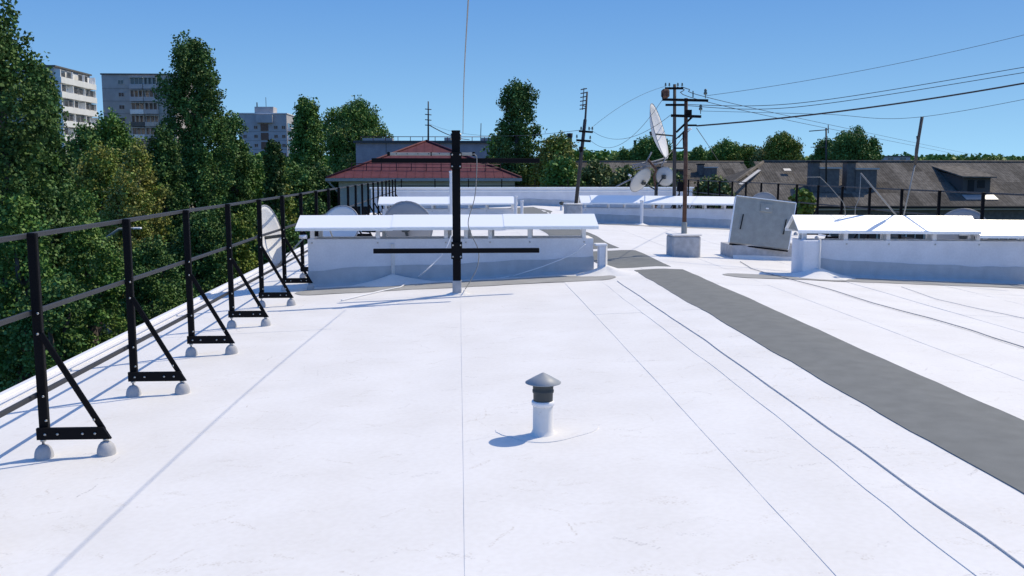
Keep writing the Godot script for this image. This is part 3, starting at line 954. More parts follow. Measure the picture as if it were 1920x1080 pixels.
func build_poles():
	var m: MB
	# rusty pole on its coated footing
	var b0 := G(1287, 483)
	b0.y = roof_y(b0.x)
	block("mast_footing", b0, 0.48, 0.36, "white coated block carrying the rusty pole")
	var d := -b0.z + 0.24
	var pb := Vector3(b0.x + 0.01, b0.y + 0.38, -d)
	var t := thing("wire_pole", pb, "rusty wire pole with two dark cross arms on a white block", "pole", "poles on the roof")
	var ph := P(1285, 184, d).y - pb.y
	m = MB.new(true)
	m.tube([Vector3(0, 0.0, 0), Vector3(0.0, ph * 0.5, 0), Vector3(-0.02, ph, 0)], [0.037, 0.034, 0.03], 12)
	part("pipe", m, M.rust, t)
	m = MB.new(true)
	m.lathe([Vector2(0.05, 0), Vector2(0.048, 0.18), Vector2(0.04, 0.2)], 12)
	part("sleeve", m, M.galv, t)
	for a in [[1241, 1326, 187, 0.075], [1257, 1313, 217, 0.08]]:
		m = MB.new()
		m.bar(P(a[0], a[2], d) - pb + Vector3(0, 0, 0.05), P(a[1], a[2] + 2, d) - pb + Vector3(0, 0, 0.05), a[3] * 0.55, 0.05, Vector3.UP, 0.004)
		part("cross_arm", m, M.black, t)
	for q in [[1321, 185], [1312, 214]]:
		insulator(P(q[0], q[1], d) - pb + Vector3(0, 0, 0.05), t, 0.85)
	for q in [[1298, 183], [1241, 186]]:
		m = MB.new(true)
		m.tube([P(q[0], q[1], d) - pb + Vector3(0, 0, 0.05), P(q[0], q[1] - 12, d) - pb + Vector3(0, 0, 0.05)], 0.01, 6)
		part("pin", m, M.black, t)
	m = MB.new()
	m.bar(P(1268, 248, d) - pb, P(1297, 220, d) - pb, 0.035, 0.03, Vector3.BACK)
	m.bar(P(1272, 258, d) - pb, P(1288, 240, d) - pb, 0.02, 0.02, Vector3.BACK)
	part("diagonal_brace", m, M.black, t)
	m = MB.new()
	m.box(P(1290, 213, d) - pb, Vector3(0.1, 0.12, 0.12))
	part("clamp", m, M.black, t)
	m = MB.new()
	m.cbox(P(1277, 350, d) - pb + Vector3(-0.02, 0, 0), Vector3(0.09, 0.16, 0.1), 0.01)
	part("junction_box", m, M.black, t)
	m = MB.new()
	m.bar(P(1286, 235, d) - pb, P(1306, 235, d) - pb, 0.03, 0.03, Vector3.UP)
	part("wire_anchor", m, M.black, t)

	# second pole, on the far housing
	d = 25.9
	pb = P(1265, 369, d)
	var foot := pb.y - 0.2
	pb.y = foot
	t = thing("wire_pole", pb, "thin dark wire pole with a brown box near its four-pin top arm", "pole", "poles on the roof")
	m = MB.new(true)
	m.tube([Vector3(0, -0.3, 0), P(1265, 158, d) - pb], [0.055, 0.045], 10)
	part("pipe", m, M.wire, t)
	for a in [[1246, 1280, 166, 0.06], [1247, 1284, 197, 0.06], [1263, 1283, 278, 0.04]]:
		m = MB.new()
		m.bar(P(a[0], a[2], d) - pb + Vector3(0, 0, 0.06), P(a[1], a[2], d) - pb + Vector3(0, 0, 0.06), a[3], 0.05, Vector3.UP, 0.004)
		part("cross_arm", m, M.black, t)
	for q in [1247, 1254, 1270, 1278]:
		insulator(P(q, 165, d) - pb + Vector3(0, 0, 0.06), t, 0.75)
	m = MB.new()
	m.cbox(P(1246, 176, d) - pb + Vector3(0, 0, 0.1), Vector3(0.21, 0.25, 0.22), 0.05)
	part("junction_box", m, M.rust, t)
	m = MB.new()
	m.bar(P(1282, 277, d) - pb, P(1281, 248, d) - pb, 0.04, 0.04, Vector3.BACK)
	m.bar(P(1281, 248, d) - pb, P(1266, 262, d) - pb, 0.03, 0.03, Vector3.BACK)
	part("strut", m, M.black, t)

	# leaning aerial pole on a block
	d = 24.2
	b0 = P(1076, 424, d - 0.2)
	b0.y = roof_y(b0.x)
	var top := P(1076, 383, d).y
	block("mast_footing", b0, 0.44, top - b0.y, "white coated block carrying the leaning aerial pole")
	pb = P(1080, 381, d)
	t = thing("aerial_pole", pb, "leaning black aerial pole with two short insulator arms", "pole", "poles on the roof")
	m = MB.new(true)
	m.tube([Vector3(0, -0.02, 0), P(1097, 225, d) - pb, P(1097.5, 223, d) - pb, P(1101, 172, d) - pb], [0.05, 0.045, 0.028, 0.022], 10)
	part("pipe", m, M.wire, t)
	for a in [[1085, 1111, 247, 0.05], [1080, 1107, 264, 0.055]]:
		m = MB.new()
		m.bar(P(a[0], a[2] - 1, d) - pb + Vector3(0, 0, 0.06), P(a[1], a[2] + 1, d) - pb + Vector3(0, 0, 0.06), a[3], 0.05, Vector3.UP, 0.004)
		part("cross_arm", m, M.black, t)
	for q in [[1089, 247], [1104, 247], [1110, 247], [1081, 262], [1106, 264]]:
		insulator(P(q[0], q[1], d) - pb + Vector3(0, 0, 0.06), t, 0.7)
	m = MB.new()
	m.cbox(P(1089, 280, d) - pb, Vector3(0.09, 0.14, 0.1), 0.01)
	part("junction_box", m, M.black, t)
	m = MB.new(true)
	m.tube([P(1095, 165, d) - pb, P(1092, 206, d) - pb], 0.012, 6)
	m.tube([P(1092, 198, d) - pb, P(1099.5, 200, d) - pb], 0.012, 6)
	part("boom", m, M.wire, t)
	for k in 6:
		m = MB.new(true)
		var c := P(1094.7 - k * 0.45, 167 + k * 7.4, d) - pb
		m.tube([c + Vector3(-0.05, 0, -0.16), c + Vector3(0.05, 0, 0.16)], 0.014, 6)
		part("aerial_element", m, M.wire, t)

	# big dish on the second pole and two smaller ones below it
	dish(P(1236, 246, 26.4), 0.80, Vector3(0.90, 0.28, 0.37), P(1266, 246, 26.0) + Vector3(-0.06, -0.3, 0.0), M.dish, "large white dish held edge-on high beside the wire poles")
	dish(P(1201, 338, 27.4), 0.40, Vector3(-0.55, 0.52, -0.62), Vector3(P(1229, 330, 27.2).x, 0.62, -27.2), M.dish_pale, "white dish back under the large edge-on dish")
	dish(P(1247, 331, 27.4), 0.28, Vector3(0.55, 0.1, -0.8), Vector3(P(1230, 330, 27.2).x + 0.04, 0.62, -27.2), M.dish_pale, "smaller dish back beside the wire poles")
	var sp := P(1229, 360, 27.25)
	sp.y = roof_y(sp.x)
	t = thing("dish_stand", sp, "rusty twisted stand between two dish backs", "stand")
	m = MB.new(true)
	m.tube([Vector3(0, -0.02, 0), P(1230, 355, 27.25) - sp, P(1226, 330, 27.25) - sp, P(1231, 318, 27.25) - sp, P(1215, 300, 27.25) - sp], 0.035, 8)
	part("pipe", m, M.rust, t)
	for q in [[1185, 315, 1245, 297], [1186, 310, 1212, 304], [1212, 304, 1222, 285], [1205, 312, 1250, 303], [1192, 318, 1232, 308], [1155, 350, 1195, 330], [1240, 312, 1248, 296]]:
		m = MB.new(true)
		m.tube([P(q[0], q[1], 27.3) - sp, P(q[2], q[3], 27.3) - sp], 0.022, 6)
		part("aerial_rod", m, M.cable_grey, t)

	# leaning stick and slanting rod on the hatch-side housing
	d = 13.35
	pb = P(1694, 402, d)
	t = thing("leaning_pole", pb, "thin leaning stick rising from the housing beside the hatch, dark in its upper half", "pole", "poles on the roof")
	m = MB.new(true)
	m.tube([Vector3(0, -0.04, 0), P(1716, 308, d) - pb], [0.01, 0.011], 8)
	part("lower_rod", m, M.wire_pale, t)
	m = MB.new(true)
	m.tube([P(1716, 309, d) - pb, P(1719, 280, d) - pb, P(1722.5, 258, d) - pb, P(1729, 219, d) - pb], [0.02, 0.026, 0.022, 0.023], 8)
	part("upper_stick", m, M.wood_old, t)
	m = MB.new(true)
	m.tube([P(1721, 268, d) - pb, P(1719, 255, d) - pb], [0.014, 0.01], 6)
	part("twig", m, M.wood_old, t)
	pb = P(1682, 403, 13.3)
	t = thing("slanting_rod", pb, "pale slanting rod with a hanging wire on the housing cover", "rod")
	m = MB.new(true)
	m.tube([Vector3(0.04, -0.06, 0), P(1614, 325, 13.3) - pb], 0.011, 8)
	part("rod", m, M.wire_pale, t)
	m = MB.new(true)
	m.tube([P(1614, 325, 13.3) - pb, P(1613, 350, 13.3) - pb, P(1611, 372, 13.3) - pb, P(1604, 388, 13.3) - pb, P(1603, 405, 13.3) - pb], 0.005, 6)
	part("hanging_wire", m, M.wire_pale, t)
	m = MB.new(true)
	m.tube([P(1512, 332, 13.4) - pb, P(1538, 332, 13.4) - pb, P(1556, 350, 13.4) - pb, P(1578, 375, 13.4) - pb, P(1584, 385, 13.4) - pb, P(1585, 408, 13.4) - pb], 0.0045, 6)
	part("drooping_wire", m, M.wire_pale, t)

	# television aerial beyond the slate roofs
	pb = P(1551, 296, 58.0)
	t = thing("tv_aerial", pb, "thin television aerial with one long boom above the slate roof", "aerial")
	m = MB.new(true)
	m.tube([Vector3(0, -1.6, 0), P(1549, 240, 58.0) - pb], 0.055, 6)
	part("mast", m, M.wire, t)
	m = MB.new(true)
	m.tube([P(1517, 246, 58.0) - pb, P(1553, 243, 58.0) - pb], 0.03, 6)
	m.tube([P(1553, 234, 58.0) - pb, P(1553, 250, 58.0) - pb], 0.03, 6)
	m.tube([P(1520, 276, 58.0) - pb, P(1549, 276, 58.0) - pb], 0.02, 6)
	part("boom", m, M.wire, t)

# ------------------------------------------------------------------ houses beyond the roof
func window_at(parent: Node3D, c: Vector3, w: float, h: float, b := Basis.IDENTITY, bars := 1):
	var m := MB.new()
	m.box(c + b * Vector3(0, h / 2 - 0.04, 0.02), Vector3(w, 0.08, 0.1), b)
	m.box(c + b * Vector3(0, -h / 2 + 0.04, 0.02), Vector3(w, 0.08, 0.1), b)
	m.box(c + b * Vector3(-w / 2 + 0.04, 0, 0.018), Vector3(0.08, h, 0.09), b)
	m.box(c + b * Vector3(w / 2 - 0.04, 0, 0.018), Vector3(0.08, h, 0.09), b)
	for k in bars:
		m.box(c + b * Vector3(-w / 2 + w * (k + 1.0) / (bars + 1), 0, 0.016), Vector3(0.06, h, 0.08), b)
	var f := part("window", m, M.frame, parent)
	m = MB.new()
	m.box(c + b * Vector3(0, 0, 0.0), Vector3(w - 0.02, h - 0.02, 0.06), b)
	part("pane", m, M.glass, f)

var sheet_mesh: ArrayMesh
func corrugated() -> ArrayMesh:
	var m := MB.new()
	var n := 12
	for i in n:
		var xa := -0.56 + 1.12 * i / n
		var xb := -0.56 + 1.12 * (i + 1) / n
		var ha := 0.018 * (i % 2)
		var hb := 0.018 * ((i + 1) % 2)
		m.quad(Vector3(xa, ha, 0.88), Vector3(xb, hb, 0.88), Vector3(xb, hb, -0.88), Vector3(xa, ha, -0.88))
		m.quad(Vector3(xa, ha - 0.03, 0.88), Vector3(xb, hb - 0.03, 0.88), Vector3(xb, hb, 0.88), Vector3(xa, ha, 0.88))
	return m.mesh()

# gabled or hipped slate house, its long side along x
func slate_house(label: String, x0: float, x1: float, hip: float, de: float, dr: float, ye: float, yr: float) -> Node3D:
	var o := Vector3(x0, STREET, -de)
	var t := thing("slate_roof_house", o, label, "house", "houses under old slate roofs")
	var y_e := ye - STREET
	var y_r := yr - STREET
	var run := dr - de
	var L := x1 - x0
	var fl := Vector3(0, y_e, 0)
	var fr := Vector3(L, y_e, 0)
	var rl := Vector3(hip, y_r, -run)
	var rr := Vector3(L, y_r, -run)
	var bl := Vector3(0, y_e, -2 * run)
	var br := Vector3(L, y_e, -2 * run)
	var m := MB.new()
	m.quad(fl, fr, rr, rl); m.tri(bl, fl, rl); m.quad(br, bl, rl, rr); m.tri(fr, br, rr); m.quad(fl, bl, br, fr)
	var roof := part("roof", m, M.slates[1], t)
	m = MB.new()
	m.box(Vector3(L / 2, (y_e - 0.25) / 2, -run), Vector3(L - 1.0, y_e - 0.25, 2 * run - 1.0))
	part("wall", m, M.brickwall, t)
	m = MB.new()
	m.box(Vector3(L / 2, y_e - 0.12, -run), Vector3(L - 0.1, 0.235, 2 * run - 0.1))
	part("cornice", m, M.frame, t)
	m = MB.new(true)
	m.tube([Vector3(0, y_e - 0.02, 0.1), Vector3(L, y_e - 0.06, 0.1)], 0.09, 8)
	part("gutter", m, M.dark, t)
	m = MB.new(true)
	m.tube([rl + Vector3(0, 0.07, 0), rr + Vector3(0, 0.07, 0)], 0.13, 8)
	part("ridge_cap", m, M.slates[2], roof)
	m = MB.new(true)
	m.tube([rl + Vector3(0, 0.06, 0), fl + Vector3(0, 0.06, 0)], 0.12, 8)
	part("hip_cap", m, M.slates[3], roof)
	# corrugated sheets on the slope in view
	var sl := Vector2(run, y_r - y_e).length()
	var ang := atan2(y_r - y_e, run)
	var rows := int(round(sl / 1.55))
	var rw := sl / rows
	for j in rows:
		for i in int(L / 1.06):
			var cx := 0.56 + i * 1.06
			var q := (j + 0.5) / rows
			if cx < hip * q + 0.4: continue
			var sh := MeshInstance3D.new()
			sh.name = "roof_sheet"
			sh.mesh = sheet_mesh
			sh.material_override = M.slates[rng.randi() % 4]
			roof.add_child(sh, true)
			sh.transform = Transform3D(Basis(Vector3.RIGHT, ang + 0.012) * Basis(Vector3.UP, rng.randfn(0, 0.006)), Vector3(cx, y_e + (y_r - y_e) * q + 0.055 + rng.randf() * 0.012, -run * q))
			sh.scale = Vector3(1, 1, rw / 1.62)
	for k in int(L / 3.2):
		window_at(t, Vector3(1.8 + k * 3.2, y_e - 2.0, -0.47), 1.3, 1.5)
	return t

func chimney(t: Node3D, c: Vector3, w: float, dpt: float, h: float, stack: float):
	var m := MB.new()
	m.box(c + Vector3(w * 0.15, h * 0.5, 0), Vector3(w * 0.7, h, dpt))
	var ch := part("chimney", m, M.brickwall, t)
	m = MB.new()
	m.box(c + Vector3(w * 0.17, h + 0.06, 0), Vector3(w * 0.78, 0.1, dpt + 0.2))
	part("cap", m, M.frame, ch)
	m = MB.new()
	m.box(c + Vector3(-w * 0.34, h * 0.5 + stack * 0.5, 0), Vector3(w * 0.28, h + stack, dpt * 0.8))
	part("flue_stack", m, M.brickwall, ch)
	m = MB.new()
	m.box(c + Vector3(-w * 0.34, h + stack + 0.06, 0), Vector3(w * 0.36, 0.12, dpt * 0.95))
	part("flue_cap", m, M.dark, ch)

func build_neighbours():
	sheet_mesh = corrugated()
	var m: MB
	# --- house with the red hipped roof
	var d := 54.0
	var l := P(612, 332, d)
	var r := P(977, 335, d)
	var ap := P(800, 265, d + 6.0)
	var t := thing("red_roof_house", Vector3(l.x, STREET, -d), "house with a dark red hipped roof and cream walls past the parapet", "house")
	var o := Vector3(-l.x, -STREET, d)
	var y := (l.y + r.y) * 0.5
	var fl := o + Vector3(l.x, y, -d)
	var fr := o + Vector3(r.x, y, -d)
	var bl := o + Vector3(l.x, y, -d - 12.0)
	var br := o + Vector3(r.x, y, -d - 12.0)
	var a := o + ap
	m = MB.new()
	m.tri(fl, fr, a); m.tri(fr, br, a); m.tri(br, bl, a); m.tri(bl, fl, a); m.quad(fl, bl, br, fr)
	var roof := part("roof", m, M.redroof, t)
	m = MB.new(true)
	for e in [fl, fr]:
		m.tube([e + Vector3(0, 0.03, 0), a + Vector3(0, 0.04, 0)], 0.07, 8)
	part("hip_cap", m, M.redroof, roof)
	# metal sheet seams up the front slope
	for k in range(1, 22):
		var f := k / 22.0
		var foot := fl.lerp(fr, f)
		var q := minf(f / 0.512, (1.0 - f) / 0.488)
		var up := (a - fl.lerp(fr, 0.512))
		m = MB.new()
		m.bar(foot + Vector3(0, 0.012, 0.0), foot + up * q * 0.98 + Vector3(0, 0.010, 0), 0.014, 0.018, Vector3.RIGHT)
		part("seam", m, M.redroof, roof)
	# snow guard
	var up1 := (a - fl.lerp(fr, 0.512))
	var g0 := fl.lerp(fr, 0.12) + up1 * 0.2
	var g1 := fl.lerp(fr, 0.90) + up1 * 0.17
	for hh in [0.18, 0.38]:
		m = MB.new(true)
		m.tube([g0 + Vector3(0, hh, 0), g1 + Vector3(0, hh, 0)], 0.022, 6)
		part("snow_guard_pipe", m, M.reddark, roof)
	for k in 11:
		var q := g0.lerp(g1, k / 10.0)
		m = MB.new()
		m.bar(q + Vector3(0, -0.05, 0), q + Vector3(0, 0.42, 0), 0.05, 0.03, Vector3.RIGHT)
		part("snow_guard_bracket", m, M.reddark, roof)
	m = MB.new()
	m.box((fl + fr) * 0.5 + Vector3(0, -0.1, 0.06), Vector3(fr.x - fl.x + 0.1, 0.16, 0.12))
	part("gutter", m, M.panel_warm, t)
	m = MB.new()
	m.box((fl + br) * 0.5 + Vector3(0, -0.16, 0), Vector3(fr.x - fl.x - 0.1, 0.1, 11.9))
	part("soffit", m, M.stucco, t)
	m = MB.new()
	m.box(Vector3((fl.x + fr.x) * 0.5 + 0.15, (fl.y - 0.22) * 0.5, (fl.z + bl.z) * 0.5), Vector3(fr.x - fl.x - 1.0, fl.y - 0.22, 11.4))
	part("wall", m, M.stucco, t)
	for k in 4:
		window_at(t, Vector3(1.9 + k * 2.5, fl.y - 2.3, fl.z - 0.27), 1.2, 1.5)
	m = MB.new(true)
	m.tube([fl + Vector3(0.05, -0.15, 0.05), fl + Vector3(0.72, -1.0, -0.5), fl + Vector3(0.74, -9.0, -0.5)], 0.06, 8)
	part("downpipe", m, M.galv, t)
	# aerial on the red roof
	var ab := P(803, 264, d + 6.0)
	t = thing("aerial_mast", ab, "thin black aerial mast on the peak of the red roof", "aerial")
	m = MB.new(true)
	m.tube([Vector3(0, -0.1, 0), P(803, 190, d + 6.0) - ab], [0.06, 0.04], 8)
	part("mast", m, M.wire, t)
	for k in 4:
		m = MB.new(true)
		var c := P(803, 205 + k * 10.0, d + 6.0) - ab
		m.tube([c + Vector3(-0.2, 0.02, 0), c + Vector3(0.2, -0.02, 0.1)], 0.03, 6)
		part("cross_arm", m, M.wire, t)

	# --- lilac block behind it
	d = 82.0
	l = P(667, 268, d)
	r = P(936, 268, d)
	t = thing("flat_roof_block", Vector3(l.x, STREET, -d), "plain lilac grey building with a flat roof behind the red roof", "building")
	var W := r.x - l.x
	var H := l.y - STREET
	m = MB.new()
	m.box(Vector3(W / 2, H / 2, -6), Vector3(W, H, 12))
	part("wall", m, M.lilac, t)
	m = MB.new()
	m.box(Vector3(W / 2, H + 0.1, -6), Vector3(W + 0.4, 0.2, 12.4))
	part("cornice", m, M.tin_dark, t)
	for k in [[0.5, 2.6, 0.25], [7.6, 0.9, 0.3], [10.8, 1.9, 0.28]]:
		m = MB.new()
		m.box(Vector3(k[0] + k[1] / 2, H + 0.2 + k[2] / 2, -1.5), Vector3(k[1], k[2], 1.4))
		part("roof_vent", m, M.panel_warm, t)
	m = MB.new(true)
	for k in 12:
		m.tube([Vector3(0.4 + k * 1.07, H + 0.2, -0.3), Vector3(0.4 + k * 1.07, H + 0.55, -0.3)], 0.03, 6)
	m.tube([Vector3(0.4, H + 0.55, -0.3), Vector3(0.4 + 11 * 1.07, H + 0.55, -0.3)], 0.03, 6)
	part("roof_railing", m, M.reddark, t)
	for k in 2:
		m = MB.new()
		m.box(Vector3(2.6 + k * 4.6, H / 2, 0.0), Vector3(0.05, H, 0.03))
		part("joint", m, M.joint, t)
	for k in 4:
		for q in 2:
			window_at(t, Vector3(1.8 + k * 3.0, H - 3.4 - q * 3.0, 0.02), 1.3, 1.5)
	m = MB.new(true)
	m.tube([Vector3(10.8, H + 0.1, -2), Vector3(10.85, H + 1.8, -2)], 0.035, 6)
	part("whip_aerial", m, M.wire, t)

	# --- slate roofs to the right
	t = slate_house("long house under a brown slate roof with a dormer and two chimneys", 15.6, 46.0, 6.0, 60.0, 66.0, -0.75, 2.12)
	var rf: Node3D = t
	chimney(rf, Vector3(8.9, -STREET - 0.1, -2.3), 1.9, 1.0, 1.8, 0.42)
	chimney(rf, Vector3(11.4, -STREET - 0.1, -2.3), 2.05, 1.0, 1.75, 0.45)
	# dormer with a lean-to roof
	var dx := P(1797, 340, 62.0).x - 15.6
	var dm := Node3D.new()
	dm.name = "dormer"
	rf.add_child(dm)
	dm.position = Vector3(dx, -STREET, 0)
	m = MB.new()
	m.hexa([Vector3(0, -0.3, -1.4), Vector3(1.9, -0.3, -1.4), Vector3(1.9, -0.3, -5.0), Vector3(0, -0.3, -5.0), Vector3(0, 1.15, -1.4), Vector3(1.9, 1.15, -1.4), Vector3(1.9, 1.55, -5.0), Vector3(0, 1.55, -5.0)])
	part("dormer_wall", m, M.wood_old, dm)
	m = MB.new()
	m.hexa([Vector3(-0.2, 1.13, -1.1), Vector3(2.15, 1.1, -1.1), Vector3(2.15, 1.9, -5.8), Vector3(-0.2, 1.9, -5.8), Vector3(-0.2, 1.21, -1.1), Vector3(2.15, 1.18, -1.1), Vector3(2.15, 1.98, -5.8), Vector3(-0.2, 1.98, -5.8)])
	part("dormer_roof", m, M.slates[3], dm)
	m = MB.new()
	m.box(Vector3(0.55, 0.55, -1.38), Vector3(0.42, 0.8, 0.06))
	m.box(Vector3(1.25, 0.68, -1.38), Vector3(0.5, 0.5, 0.06))
	part("shutter", m, M.dark, dm)
	m = MB.new()
	m.box(Vector3(1.0, -0.19, -0.95), Vector3(2.2, 0.04, 0.7), Basis(Vector3.RIGHT, 0.44))
	part("apron", m, M.tin, dm)
	# patched bits of sheet metal on the slope
	for q in [[1476, 321, 0.5, 0.35], [1478, 333, 0.3, 0.2]]:
		var pp := P(q[0], q[1], 64.2)
		m = MB.new()
		m.box(Vector3(pp.x - 15.6, pp.y - STREET + 0.1, pp.z + 60.0), Vector3(q[2], 0.03, q[3]), Basis(Vector3.RIGHT, 0.44))
		part("tin_patch", m, M.tin, rf)
	m = MB.new()
	m.bar(P(1388, 346, 61.5) - Vector3(15.6, STREET, -60), P(1424, 319, 64.5) - Vector3(15.6, STREET, -60), 0.22, 0.05, Vector3.RIGHT)
	part("tin_hip_flashing", m, M.tin, rf)
	t = slate_house("lower house under a mossy slate roof behind the satellite dishes", 9.0, 27.5, 1.2, 84.0, 90.0, -0.2, 2.3)
	rf = t
	chimney(rf, Vector3(14.2, STREET * -1 + 0.8, -3.4), 1.7, 1.0, 1.0, 0.3)
	m = MB.new()
	m.box(Vector3(11.0, -STREET + 1.1, -2.6), Vector3(1.6, 1.0, 3.0))
	var dmm := part("dormer", m, M.wood_old, rf)
	m = MB.new()
	m.hexa([Vector3(10.0, -STREET + 1.62, -0.8), Vector3(12.0, -STREET + 1.62, -0.8), Vector3(12.0, -STREET + 2.2, -5.0), Vector3(10.0, -STREET + 2.2, -5.0), Vector3(10.0, -STREET + 1.7, -0.8), Vector3(12.0, -STREET + 1.7, -0.8), Vector3(12.0, -STREET + 2.28, -5.0), Vector3(10.0, -STREET + 2.28, -5.0)])
	part("dormer_roof", m, M.slates[2], dmm)
	var lb := P(265, 428, 24.0)
	t = thing("street_lamp", Vector3(lb.x - 0.9, STREET, lb.z), "white street lamp head among the yard trees", "street lamp")
	m = MB.new(true)
	m.tube([Vector3(0, 0, 0), Vector3(0, lb.y - STREET - 0.25, 0), Vector3(0.35, lb.y - STREET - 0.02, 0), Vector3(0.7, lb.y - STREET, 0)], [0.09, 0.06, 0.035, 0.03], 8)
	part("pole", m, M.galv, t)
	m = MB.new()
	m.cbox(Vector3(0.8, lb.y - STREET, 0), Vector3(0.2, 0.05, 0.12), 0.015)
	part("lamp_head", m, M.white_paint, t)
	# far pale shed above the trees
	var fb := P(1655, 305, 190)
	t = thing("far_building", Vector3(fb.x, STREET, fb.z), "small pale flat building far beyond the slate roof", "building")
	m = MB.new()
	m.box(Vector3(2.9, (P(1655, 294, 190).y - STREET) / 2, -4), Vector3(5.8, P(1655, 294, 190).y - STREET, 8))
	part("wall", m, M.panel_grey, t)
	m = MB.new()
	m.box(Vector3(2.9, P(1655, 294, 190).y - STREET + 0.1, -4), Vector3(6.1, 0.2, 8.3))
	part("roof", m, M.joint, t)
	for k in 2:
		window_at(t, Vector3(1.6 + k * 2.6, P(1655, 299, 190).y - STREET, 0.02), 1.4, 1.0)
	for q in [[1068, 250, 310, 70.0, "thin dark chimney stack above the trees near the aerial pole"], [1190, 263, 310, 130.0, "slim far chimney stack beside the round trees"]]:
		var cb := P(q[0], q[2], q[3])
		t = thing("chimney_stack", Vector3(cb.x, STREET, cb.z), q[4], "chimney")
		m = MB.new(true)
		m.lathe([Vector2(0.3, 0), Vector2(0.17, P(q[0], q[1], q[3]).y - STREET)], 12)
		part("shaft", m, M.brickwall, t)
		m = MB.new(true)
		m.lathe([Vector2(0.2, P(q[0], q[1], q[3]).y - STREET - 0.3), Vector2(0.22, P(q[0], q[1], q[3]).y - STREET), Vector2(0.0, P(q[0], q[1], q[3]).y - STREET + 0.02)], 12)
		part("rim", m, M.dark, t)

